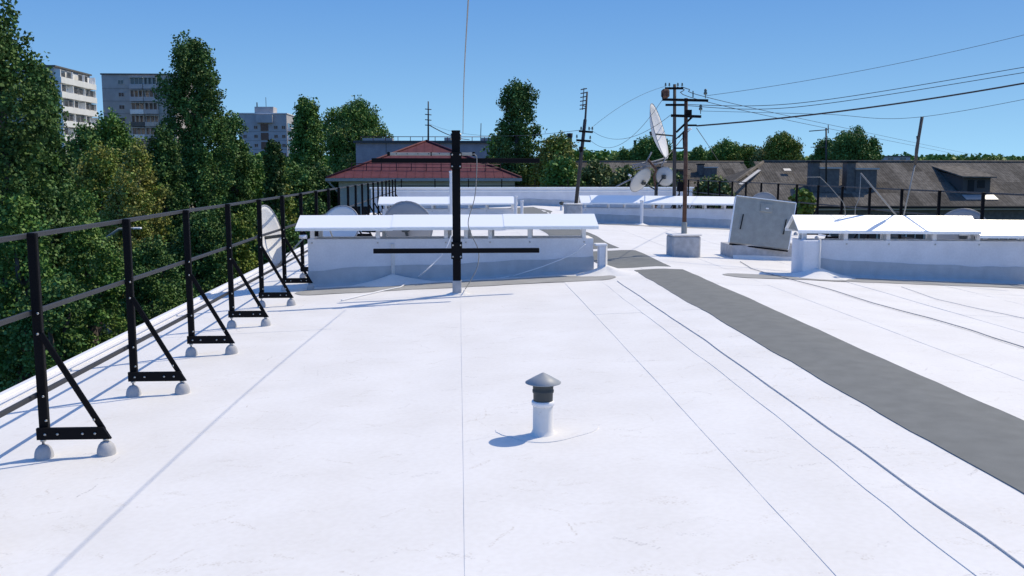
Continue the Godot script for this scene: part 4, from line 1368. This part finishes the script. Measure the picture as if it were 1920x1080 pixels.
# ------------------------------------------------------------------ tower blocks
func build_towers():
	var m: MB
	# white tower, its sunlit balcony side along the depth
	var c := P(100, 125, 190.0)
	var t := thing("tower_block", Vector3(c.x, STREET, c.z), "white tower block with sunlit balcony bands behind the huge poplar", "tower block", "tower blocks")
	var H := c.y - STREET
	m = MB.new()
	m.box(Vector3(-5.5, H / 2, -9), Vector3(11, H, 18))
	part("wall", m, M.panel_grey, t)
	m = MB.new()
	m.box(Vector3(-5.2, H + 0.15, -9), Vector3(11.2, 0.3, 18.4))
	part("roof", m, M.joint, t)
	for f in 8:
		var y := H - 0.6 - f * 2.8
		m = MB.new()
		m.box(Vector3(0.65, y - 1.85, -9), Vector3(1.3, 1.15, 17.8))
		var bal := part("balcony", m, M.panel_white, t)
		m = MB.new()
		m.box(Vector3(0.03, y - 0.55, -9), Vector3(0.06, 1.5, 17.6))
		part("back_wall", m, M.panel_white, bal)
		for k in 6:
			var z := -2.0 - k * 2.8
			if (k + f) % 3 == 2: continue
			window_at(t, Vector3(0.9, y - 0.55, z), 1.9, 1.35, Basis(Vector3.UP, PI / 2), 2)
		for k in 4:
			m = MB.new()
			m.box(Vector3(0.6, y - 0.55, -0.3 - k * 5.8), Vector3(1.15, 1.45, 0.25))
			part("fin", m, M.panel_white, bal)
	# grey brown tower
	c = P(190, 140, 220.0)
	var W := P(326, 140, 220.0).x - c.x
	t = thing("tower_block", Vector3(c.x, STREET, c.z), "grey brown tower block with stacked loggias behind the tall poplar", "tower block", "tower blocks")
	H = c.y - STREET
	m = MB.new()
	m.box(Vector3(W / 2, H / 2, -8), Vector3(W, H, 16))
	part("wall", m, M.panel_warm, t)
	m = MB.new()
	m.box(Vector3(W / 2, H + 0.15, -8), Vector3(W + 0.4, 0.3, 16.4))
	part("roof", m, M.joint, t)
	for f in 9:
		var y := H - 1.7 - f * 2.8
		m = MB.new()
		m.box(Vector3(W / 2, y - 1.35, 0.01), Vector3(W, 0.06, 0.04))
		part("joint", m, M.joint, t)
		window_at(t, Vector3(4.2, y + 0.1, 0.02), 1.3, 1.0)
		window_at(t, Vector3(14.0, y + 0.1, 0.02), 1.3, 1.0)
		for k in 2:
			var x := 7.8 + k * 3.15
			m = MB.new()
			m.box(Vector3(x, y - 0.95, 0.55), Vector3(3.0, 1.0, 1.1))
			var bal := part("loggia", m, [M.panel_white, M.panel_warm, M.joint, M.panel_grey][(f * 2 + k * 3) % 4] if f > 1 else M.panel_grey, t)
			m = MB.new()
			m.box(Vector3(x, y + 0.3, 0.1), Vector3(2.9, 1.45, 0.15))
			part("loggia_glazing", m, M.glass, bal)
			m = MB.new()
			for q in 4:
				m.box(Vector3(x - 1.4 + q * 0.933, y + 0.3, 0.2 + 0.6 * ((f + k) % 2)), Vector3(0.12, 1.5, 0.1))
			m.box(Vector3(x, y + 1.08, 0.5), Vector3(3.0, 0.12, 1.0))
			part("loggia_frame", m, M.frame, bal)
	# hazy far tower
	c = P(447, 213, 300.0)
	W = P(537, 213, 300.0).x - c.x
	t = thing("tower_block", Vector3(c.x, STREET, c.z), "far pale grey tower block with a lift house on its roof", "tower block", "tower blocks")
	H = c.y - STREET
	m = MB.new()
	m.box(Vector3(W / 2, H / 2, -7), Vector3(W, H, 14))
	part("wall", m, M.panel_grey, t)
	m = MB.new()
	m.box(Vector3(W * 0.52, H + 1.1, -4), Vector3(5.8, 2.2, 6))
	part("lift_house", m, M.panel_grey, t)
	m = MB.new()
	m.box(Vector3(W * 0.55, H - 1.6, 0.7), Vector3(5.0, 2.4, 1.4))
	part("machine_bay", m, M.panel_grey, t)
	m = MB.new()
	m.box(Vector3(W / 2, H + 0.1, -7), Vector3(W + 0.5, 0.25, 14.5))
	part("cornice", m, M.panel_white, t)
	m = MB.new(true)
	m.tube([Vector3(5.4, H + 2.0, -2), Vector3(5.4, H + 3.6, -2)], 0.18, 6)
	m.tube([Vector3(8.2, H + 2.0, -2), Vector3(8.2, H + 5.2, -2)], 0.08, 6)
	part("roof_aerial", m, M.wire, t)
	for f in 8:
		var y := H - 4.2 - f * 2.8
		for x in [1.8, 5.2, 11.4, 13.8]:
			window_at(t, Vector3(x, y, 0.02), 1.2, 1.1)
		m = MB.new()
		m.box(Vector3(7.9, y, 0.02), Vector3(2.4, 2.2, 0.12))
		part("stair_glazing", m, M.glass, t)
		m = MB.new()
		m.box(Vector3(W / 2, y - 1.3, 0.01), Vector3(W, 0.07, 0.04))
		part("joint", m, M.joint, t)
		for k in 2:
			m = MB.new()
			m.box(Vector3(W + 0.55, y - 0.5, -3.6 - k * 6.4), Vector3(1.1, 1.1, 5.4))
			var bal := part("balcony", m, M.panel_white, t)
			m = MB.new()
			m.box(Vector3(W + 0.05, y + 0.75, -3.6 - k * 6.4), Vector3(0.12, 1.3, 5.0))
			part("balcony_glazing", m, M.glass, bal)

# ------------------------------------------------------------------ trees
var leaf_v := [PackedVector3Array(), PackedVector3Array()]
var leaf_n := [PackedVector3Array(), PackedVector3Array()]
var leaf_count := 0
# two leaf sprays: a fine one of many small leaves, a coarse one of fewer
func make_leaf_meshes():
	var r := RandomNumberGenerator.new()
	r.seed = 77
	for v in 2:
		var pv := PackedVector3Array()
		var pn := PackedVector3Array()
		for i in [20, 12][v]:
			var p := Vector3(r.randfn(0, 1), r.randfn(0, 1), r.randfn(0, 1)).normalized() * (0.32 * pow(r.randf(), 0.5))
			var ax := Vector3(r.randfn(0, 1), r.randfn(0, 1) - 0.5, r.randfn(0, 1)).normalized()
			var sd := ax.cross(Vector3(r.randfn(0, 1), r.randfn(0, 1), r.randfn(0, 1))).normalized()
			var ln: float = r.randf_range(0.10, 0.15) if v == 0 else r.randf_range(0.15, 0.22)
			var wd := ln * r.randf_range(0.38, 0.52)
			var nn := sd.cross(ax).normalized()
			pv.append(p - ax * ln * 0.5); pv.append(p + sd * wd); pv.append(p + ax * ln * 0.55); pv.append(p - sd * wd)
			for q in 4: pn.append(nn)
		leaf_v[v] = pv
		leaf_n[v] = pn

func crown(called: String, clumps: Array, parent: Node3D, v := 1) -> MeshInstance3D:
	var tv: PackedVector3Array = leaf_v[v]
	var tn: PackedVector3Array = leaf_n[v]
	var n := tv.size()
	var V := PackedVector3Array()
	var N := PackedVector3Array()
	var C := PackedColorArray()
	var I := PackedInt32Array()
	V.resize(n * clumps.size()); N.resize(n * clumps.size()); C.resize(n * clumps.size())
	I.resize(n / 4 * 6 * clumps.size())
	var k := 0
	var ii := 0
	for c in clumps:
		var p: Vector3 = c[0]
		var sc: float = c[1]
		var b := Basis.from_euler(Vector3(rng.randf() * TAU, rng.randf() * TAU, rng.randf() * TAU))
		var bs := b * sc
		var col: Color = c[2] * 4.0
		for q in range(0, n, 4):
			I[ii] = k; I[ii + 1] = k + 2; I[ii + 2] = k + 1; I[ii + 3] = k; I[ii + 4] = k + 3; I[ii + 5] = k + 2
			ii += 6
			var nn := b * tn[q]
			for w in 4:
				V[k] = bs * tv[q + w] + p
				N[k] = nn
				C[k] = col
				k += 1
	leaf_count += clumps.size() * n / 4
	var arr := []
	arr.resize(Mesh.ARRAY_MAX)
	arr[Mesh.ARRAY_VERTEX] = V
	arr[Mesh.ARRAY_NORMAL] = N
	arr[Mesh.ARRAY_COLOR] = C
	arr[Mesh.ARRAY_INDEX] = I
	var am := ArrayMesh.new()
	am.add_surface_from_arrays(Mesh.PRIMITIVE_TRIANGLES, arr)
	return part(called, am, M.leaf, parent)

# kind: "poplar", "round", "cypress"; px, py: the crown's top; hw: half width in metres
func tree(called: String, kind: String, label: String, base: Vector3, top: float, hw: float, col: Color, dens: float, leaf: float, low: float, group: String):
	var t := thing(called, base, label, "tree", group)
	var H := top - base.y
	var lo := (low - base.y)
	var puffs := []                     # centre, radii, tint
	if kind == "round":
		var n := int(clampf(22 + hw * 9.0, 24, 70))
		var ch := (H - lo) * 0.5
		var cy := lo + ch
		for i in n:
			var u := -0.85 + 1.8 * (i + 0.5) / n
			var a := i * 2.39996 + rng.randf() * 0.6
			var rr := sqrt(maxf(0.0, 1.0 - minf(u * u, 1.0)))
			var k := rng.randf_range(0.35, 0.84)
			var pr := hw * rng.randf_range(0.26, 0.42)
			puffs.append([Vector3(cos(a) * rr * hw * k, cy + clampf(u, -0.9, 0.9) * (ch - pr * 0.75), sin(a) * rr * hw * k), Vector3(pr, pr * rng.randf_range(0.7, 0.95), pr), rng.randf_range(0.8, 1.2)])
		puffs.append([Vector3(rng.randfn(0, 0.1) * hw, H - hw * 0.3, 0), Vector3.ONE * hw * 0.36, 1.0])
	else:
		var slim := kind == "cypress"
		var n := int((H - lo) / (hw * (0.34 if not slim else 0.5))) + 4
		for i in n:
			var f := (i + 0.5) / n
			var prof := pow(sin(PI * clampf(0.12 + (0.74 if not slim else 0.84) * pow(f, 0.85), 0, 1)), 0.62)
			if f > 0.8: prof *= lerpf(1.0, 0.75, (f - 0.8) / 0.2)
			var ring := 3
			for q in ring:
				var a := q * TAU / ring + i * 1.3 + rng.randf() * 0.8
				var k := rng.randf_range(0.30, 0.92) * prof * (1.0 + 0.35 * noise.get_noise_2d(a * 20.0, f * 160.0))
				var pr := hw * rng.randf_range(0.2, 0.4) * lerpf(0.7, 1.0, prof)
				puffs.append([Vector3(cos(a) * hw * k, lo + (H - lo) * (f + rng.randfn(0, 0.015)) - pr * (0.9 if f > 0.93 else 0.2), sin(a) * hw * k), Vector3(pr, pr * rng.randf_range(1.1, 1.9), pr), rng.randf_range(0.78, 1.22)])
	# trunk with its limbs
	var tr := clampf(H * 0.018, 0.12, 0.42)
	var m := MB.new(true)
	var tp := Vector3(rng.randfn(0, 0.05) * hw, lo + (H - lo) * (0.62 if kind == "round" else 0.9), 0)
	m.tube([Vector3(0, -0.1, 0), Vector3(0, lo * 0.6 + 0.3, 0) + tp * 0.02, Vector3(tp.x * 0.5, (lo + tp.y) * 0.5, 0.1), tp], [tr * 1.25, tr, tr * 0.7, tr * 0.2], 9)
	var cnt := 0
	for pf in puffs:
		if cnt > 26: break
		if rng.randf() < 0.55: continue
		cnt += 1
		var hgt: float = clampf(pf[0].y - Vector2(pf[0].x, pf[0].z).length() * 1.1, lo * 0.7, tp.y)
		var s := Vector3(0, hgt, 0)
		m.tube([s, s.lerp(pf[0], 0.5) + Vector3(0, -0.12 * hw * 0.3, 0), pf[0]], [tr * 0.36, tr * 0.22, tr * 0.07], 5)
	part("trunk", m, M.bark, t)
	var clumps := []
	for pf in puffs:
		var rad: Vector3 = pf[1]
		var area: float = (rad.x * rad.y * 2.0 + rad.x * rad.x) / 3.0 * 4.0 * PI
		var cn := int(area * dens * 6.0 / (leaf * leaf)) + 5
		for i in cn:
			var dir := Vector3(rng.randfn(0, 1), rng.randfn(0, 1), rng.randfn(0, 1)).normalized()
			var rr := pow(rng.randf(), 0.33) * (1.0 + rng.randfn(0, 0.13))
			var p: Vector3 = pf[0] + dir * rad * rr
			if p.y < 0.3: p.y = 0.3 + rng.randf() * 0.5
			var k: float = pf[2] * rng.randf_range(0.7, 1.3)
			var warm := rng.randf_range(-0.14, 0.10)
			clumps.append([p, leaf * rng.randf_range(0.7, 1.3), Color(col.r * k * (1.0 + warm), col.g * k, col.b * k * (1.0 - warm))])
	crown("crown", clumps, t, 0)

func at_tree(called: String, kind: String, label: String, px: float, py: float, hwpx: float, d: float, col: Color, dens: float, leaf: float, low_py: float, group: String):
	var tp := P(px, py, d)
	var lowy := maxf(STREET + 0.8, P(px, low_py, d).y)
	tree(called, kind, label, Vector3(tp.x, STREET, tp.z), tp.y, hwpx * d / FPX, col, dens, leaf, lowy, group)

func build_trees():
	var dk := Color(0.086, 0.156, 0.039)
	var md := Color(0.136, 0.25, 0.050)
	var yl := Color(0.24, 0.335, 0.052)
	var ol := Color(0.18, 0.22, 0.07)
	var A := "trees beside the roof"
	var B := "trees around the houses"
	var C := "trees beyond the slate roofs"
	# tall poplars close to the roof
	at_tree("poplar_tree", "poplar", "huge dark poplar standing closest to the railing", -14, 22, 92, 17.0, dk, 1.0, 0.46, 900, A)
	at_tree("poplar_tree", "poplar", "dark poplar in front of the white tower block", 72, 126, 48, 19.5, dk, 1.0, 0.46, 900, A)
	at_tree("poplar_tree", "poplar", "tall poplar beside the grey brown tower block", 362, 60, 62, 42.0, dk * 1.15, 1.1, 0.72, 640, A)
	at_tree("poplar_tree", "poplar", "slender dark poplar leaning on the tall poplar", 306, 240, 36, 39.0, dk * 0.9, 1.1, 0.72, 640, A)
	at_tree("poplar_tree", "poplar", "short poplar between the grey brown and far pale towers", 432, 214, 38, 45.0, dk * 1.2, 1.1, 0.75, 560, A)
	at_tree("poplar_tree", "poplar", "pointed poplar touching the broad plane tree", 573, 182, 32, 64.0, md * 0.9, 1.2, 1.05, 420, B)
	at_tree("plane_tree", "round", "broad plane tree with a domed crown behind the red roof", 664, 188, 66, 98.0, md * 1.15, 1.2, 1.3, 400, B)
	at_tree("poplar_tree", "poplar", "tall lone poplar between red roof and aerial pole", 972, 152, 38, 64.0, dk * 1.2, 1.2, 1.05, 400, B)
	at_tree("bushy_tree", "round", "bushy green tree at the foot of the lone poplar", 1042, 254, 50, 62.0, yl * 0.9, 1.2, 1.05, 400, B)
	at_tree("bushy_tree", "round", "small green tree between lilac building and lone poplar", 936, 255, 30, 70.0, md * 1.2, 1.2, 1.5, 380, B)
	# rounder trees down in the yard
	var yard := [
		[212, 212, 62, 38.0, md * 0.9, 500, "dark round tree under the grey brown tower block"],
		[155, 232, 44, 36.0, dk * 1.2, 520, "dark round tree under the white tower block"],
		[182, 276, 66, 31.0, yl * 0.9, 560, "yellow green tree between the two dark poplars"],
		[256, 268, 48, 33.0, yl, 560, "light yellow green tree beside the slender poplar"],
		[232, 326, 62, 27.0, yl * 1.05, 640, "fresh yellow green tree behind the second railing post"],
		[128, 330, 58, 23.0, md, 700, "mid green tree behind the first railing post"],
		[28, 372, 76, 15.5, md * 0.8, 900, "leafy dark tree just behind the first railing bay"],
		[165, 418, 74, 19.0, md * 0.95, 800, "leafy green tree behind the second railing bay"],
		[95, 520, 90, 15.0, dk * 1.25, 960, "low dark tree under the first railing bay"],
		[275, 452, 70, 22.0, dk * 1.1, 760, "dark leafy tree behind the third railing post"],
		[376, 396, 64, 30.0, dk, 640, "dark tree below the tall poplar"],
		[455, 288, 58, 48.0, md * 0.9, 520, "mid green tree below the far pale tower"],
		[500, 292, 52, 52.0, yl * 0.8, 520, "yellow green tree below the far pale tower"],
		[440, 404, 48, 34.0, yl * 0.75, 620, "olive green tree behind the fourth railing post"],
		[545, 300, 50, 56.0, dk * 1.1, 480, "dark tree below the pointed poplar"],
		[596, 312, 48, 58.0, dk * 0.9, 460, "dark tree in front of the plane tree"],
		[648, 322, 42, 58.5, dk * 1.1, 420, "dark tree at the corner of the red roof house"],
		[516, 402, 60, 40.0, dk, 560, "dark tree behind the dish on the railing"],
		[588, 372, 40, 44.0, dk * 1.1, 520, "dark tree behind the gable end of the mast housing"],
		[330, 520, 60, 26.0, dk * 1.2, 760, "low dark tree below the slender poplar"],
	]
	for y in yard:
		at_tree("yard_tree", "round", y[6], y[0], y[1], y[2], y[3], y[4], 1.15, clampf(y[3] / 52.0, 0.42, 1.1), y[5], A)
	at_tree("cypress_tree", "cypress", "thin dark cypress before the far pale tower", 512, 268, 15, 43.0, dk * 0.6, 1.6, 1.0, 560, A)
	# vegetation in the yard between roof and slate houses
	var mids := [
		[1120, 306, 42, 58.0, ol * 0.8, "olive green tree behind the leaning aerial pole"],
		[1176, 318, 44, 52.0, ol * 0.75, "olive tree behind the satellite dishes"],
		[1052, 300, 34, 55.0, md, "green tree below the chimney stack"],
		[1250, 322, 40, 56.0, ol * 0.8, "olive tree behind the rusty pole"],
		[1340, 338, 34, 52.0, ol * 0.8, "low olive tree before the slate hip"],
		[1506, 366, 16, 46.0, yl * 0.8, "small yellow green bush tree beside the open hatch"],
	]
	for y in mids:
		at_tree("yard_tree", "round", y[5], y[0], y[1], y[2], y[3], y[4], 1.1, 1.35, 400, B)
	# trees beyond
	var far := [
		[1172, 282, 18, 120.0, md, "smallest round tree beyond the mossy slate roof"],
		[1222, 258, 42, 118.0, md * 0.85, "dark round tree behind the large edge-on dish"],
		[1310, 276, 16, 125.0, md * 0.8, "little round tree just behind the rusty pole"],
		[1362, 264, 34, 120.0, md, "wide tree in the row above the slate roof"],
		[1402, 274, 34, 118.0, yl * 0.75, "yellowish tree in the row above the slate roof"],
		[1468, 251, 38, 112.0, yl * 0.75, "tallest yellowish tree of the row above the slate roof"],
		[1440, 278, 34, 116.0, ol, "olive tree in the row above the slate roof"],
		[1548, 262, 22, 104.0, dk * 1.2, "small dark tree touching the big dark tree"],
		[1597, 242, 42, 100.0, dk * 1.3, "big dark round tree behind the slate chimneys"],
		[1638, 260, 15, 102.0, dk * 1.3, "narrow tree on the side of the big dark tree"],
		[1858, 296, 24, 150.0, yl * 0.8, "small bright tree beyond the dormer"],
		[1905, 299, 26, 170.0, md, "distant tree at the end of the slate ridge"],
	]
	for y in far:
		at_tree("far_tree", "round", y[5], y[0], y[1], y[2], y[3], y[4], 1.1, 1.45, 330, C)
	# the wooded skyline
	var clumps := []
	for i in 6000:
		var px := rng.randf_range(1060, 2050)
		var d := rng.randf_range(260, 330)
		var tp := 297.0 + 4.0 * noise.get_noise_1d(px * 6.0) + 3.0 * noise.get_noise_1d(px * 19.0)
		if px < 1340: tp -= 4.0
		else: tp += 5.0
		var p := P(px, tp + 22.0 * pow(rng.randf(), 1.6), d)
		clumps.append([p, rng.randf_range(4.0, 8.0), md * rng.randf_range(0.7, 1.2)])
	for i in 5000:
		var px := rng.randf_range(-150, 760)
		var d := rng.randf_range(150, 240)
		var p := P(px, 300 + 60.0 * pow(rng.randf(), 1.3) , d)
		clumps.append([p, rng.randf_range(3.0, 6.0), md * rng.randf_range(0.6, 1.1)])
	var fw := crown("far_wood", clumps, self)
	tag(fw, "dark green wooded skyline far behind the houses", "wood", "", "stuff")
	# undergrowth on the yard floor
	clumps = []
	for i in 5000:
		var x := rng.randf_range(-70, -6)
		var z := rng.randf_range(-95, 2)
		clumps.append([Vector3(x, STREET + 0.2 + rng.randf() * 1.3, z), rng.randf_range(1.2, 2.6), dk * rng.randf_range(0.8, 2.0)])
	for i in 3000:
		var x := rng.randf_range(-6, 60)
		var z := rng.randf_range(-60, -40)
		clumps.append([Vector3(x, STREET + 0.2 + rng.randf() * 1.3, z), rng.randf_range(1.2, 2.6), md * rng.randf_range(0.8, 1.5)])
	tag(crown("undergrowth", clumps, self), "low leafy undergrowth covering the yard below the trees", "undergrowth", "", "stuff")

# ------------------------------------------------------------------ wires and cables
func wire(called: String, label: String, cat: String, pts: Array, r: float, mt: Material, group := "", sag := 0.0):
	var o: Vector3 = pts[0]
	var q := []
	if pts.size() == 2:
		for i in 17:
			var f := i / 16.0
			q.append(pts[0].lerp(pts[1], f) - o + Vector3(0, -sag * 4.0 * f * (1.0 - f), 0))
	else:
		var c := Curve3D.new()
		for i in pts.size():
			var tg: Vector3 = (pts[mini(i + 1, pts.size() - 1)] - pts[maxi(i - 1, 0)]) * 0.17
			c.add_point(pts[i] - o, -tg, tg)
		c.bake_interval = maxf(0.04, c.get_baked_length() / 90.0)
		for p in c.get_baked_points(): q.append(p)
	var m := MB.new(true)
	m.tube(q, r, 6)
	var w := part(called, m, mt, self)
	w.position = o
	tag(w, label, cat, group)

func on_roof(pts: Array, r: float) -> Array:
	var q := []
	for i in pts.size() - 1:
		var a := G(pts[i][0], pts[i][1])
		var b := G(pts[i + 1][0], pts[i + 1][1])
		for k in 4:
			var p := a.lerp(b, k / 4.0)
			p.y = surf_y(p.x, p.z) + 0.011 + r
			q.append(p)
	var e := G(pts[-1][0], pts[-1][1])
	e.y = surf_y(e.x, e.z) + 0.011 + r
	q.append(e)
	return q

func build_wires():
	var W := "overhead wires"
	wire("overhead_wire", "thick dark cable strung from the rusty pole, heaviest of the wires", "wire", [P(1306, 236, 15.5), P(2100, 122, 13.0)], 0.014, M.wire, W, 0.10)
	wire("overhead_wire", "upper wire of the close pair crossing the sky", "wire", [P(1278, 196, 25.9), P(1500, 193, 25), P(1920, 126, 23), P(2100, 92, 22)], 0.009, M.wire, W)
	wire("overhead_wire", "lower wire of the close pair crossing the sky", "wire", [P(1282, 198, 25.9), P(1490, 201, 25), P(1920, 136, 23), P(2100, 104, 22)], 0.009, M.wire, W)
	wire("overhead_wire", "thin wire from the upper arm of the rusty pole, highest in the sky", "wire", [P(1321, 180, 15.4), P(2100, 18, 14.0)], 0.0035, M.wire, W, 0.12)
	wire("overhead_wire", "thin wire tied to the top of the leaning stick", "wire", [P(1312, 208, 15.4), P(1540, 214, 14.2), P(1729, 219, 13.35), P(2100, 150, 12.0)], 0.0035, M.wire, W)
	wire("overhead_wire", "upper of two faint wires falling toward the bright far tree", "wire", [P(1278, 163, 25.9), P(1500, 222, 50), P(1858, 297, 150)], 0.012, M.wire, W)
	wire("overhead_wire", "lower of two faint wires falling toward the bright far tree", "wire", [P(1270, 163, 25.9), P(1490, 228, 48), P(1850, 300, 150)], 0.012, M.wire, W)
	wire("overhead_wire", "wire from the four-pin arm to the aerial pole", "wire", [P(1247, 162, 25.9), P(1104, 244, 24.3)], 0.004, M.wire, W, -0.15)
	wire("overhead_wire", "slack wire between the aerial pole and the lower arm", "wire", [P(1110, 245, 24.3), P(1257, 216, 15.5)], 0.004, M.wire, W, 0.3)
	wire("overhead_wire", "slack wire from the lower arm of the aerial pole", "wire", [P(1106, 262, 24.3), P(1242, 187, 15.5)], 0.004, M.wire, W, 0.45)
	wire("overhead_wire", "wire from the aerial pole to the red roof mast", "wire", [P(1088, 244, 24.3), P(805, 232, 60)], 0.006, M.wire, W, 0.4)
	wire("overhead_wire", "short slack wire on the red roof mast", "wire", [P(804, 234, 60), P(880, 262, 82)], 0.03, M.wire, W, 0.2)
	wire("overhead_wire", "guy wire slanting down from the rusty pole", "wire", [P(1306, 240, 15.5), P(1346, 300, 26), P(1372, 345, 33)], 0.006, M.wire, W)
	wire("aerial_wire", "thin wire rising from the top of the black mast", "wire", [P(868, 250, 11.4), P(870, 150, 8.0), P(878, 0, 5.2), P(886, -160, 3.6)], 0.004, M.wire_pale)
	# cables lying on the roof
	var R := "cables lying on the roof"
	var cab := []
	for i in 40:
		var z := 3.2 - i * 0.39
		var x := 2.06 + 0.014 * sin(z * 0.7 + 0.15) + 0.016 * noise.get_noise_2d(z * 14.0, 220.0)
		cab.append(Vector3(x, surf_y(x, z) + 0.013, z))
	wire("roof_cable", "grey cable running straight along the roof beside the walkway", "cable", cab, 0.004, M.cable_light, R)
	wire("roof_cable", "dark cable curving away from the open hatch", "cable", on_roof([[1388, 492], [1410, 506], [1460, 520], [1560, 546], [1640, 572], [1740, 598], [1830, 625], [1960, 668]], 0.005), 0.005, M.cable_mid, R)
	wire("roof_cable", "thin cable before the housing beside the hatch", "cable", on_roof([[1690, 540], [1760, 564], [1830, 580], [1960, 608]], 0.003), 0.003, M.cable_pale, R)
	wire("roof_cable", "white cable curling from the mast housing onto the pale strip", "cable", [P(846, 442, 12.9), P(834, 470, 12.8), P(815, 492, 12.75), P(795, 510, 12.72)] + on_roof([[778, 525], [750, 541], [715, 548], [640, 566]], 0.008), 0.009, M.white_paint, R)
	wire("roof_cable", "pale cable hanging down the mast housing to the roof", "cable", [P(1098, 458, 13.05), P(1070, 478, 13.0), P(1022, 498, 12.95), P(985, 510, 12.9)] + on_roof([[960, 520], [930, 524]], 0.006), 0.007, M.white_paint, R)
	wire("mast_cable", "white cable drooping from the end of the grey lamp bar", "cable", [P(886, 289, 11.4), P(893, 292, 11.4), P(894, 320, 11.4), P(890, 370, 11.5), P(878, 415, 11.6), P(884, 440, 11.6), P(897, 470, 11.6), P(895, 500, 11.5), P(880, 530, 11.5)] + on_roof([[872, 545]], 0.006), 0.006, M.wire_pale)
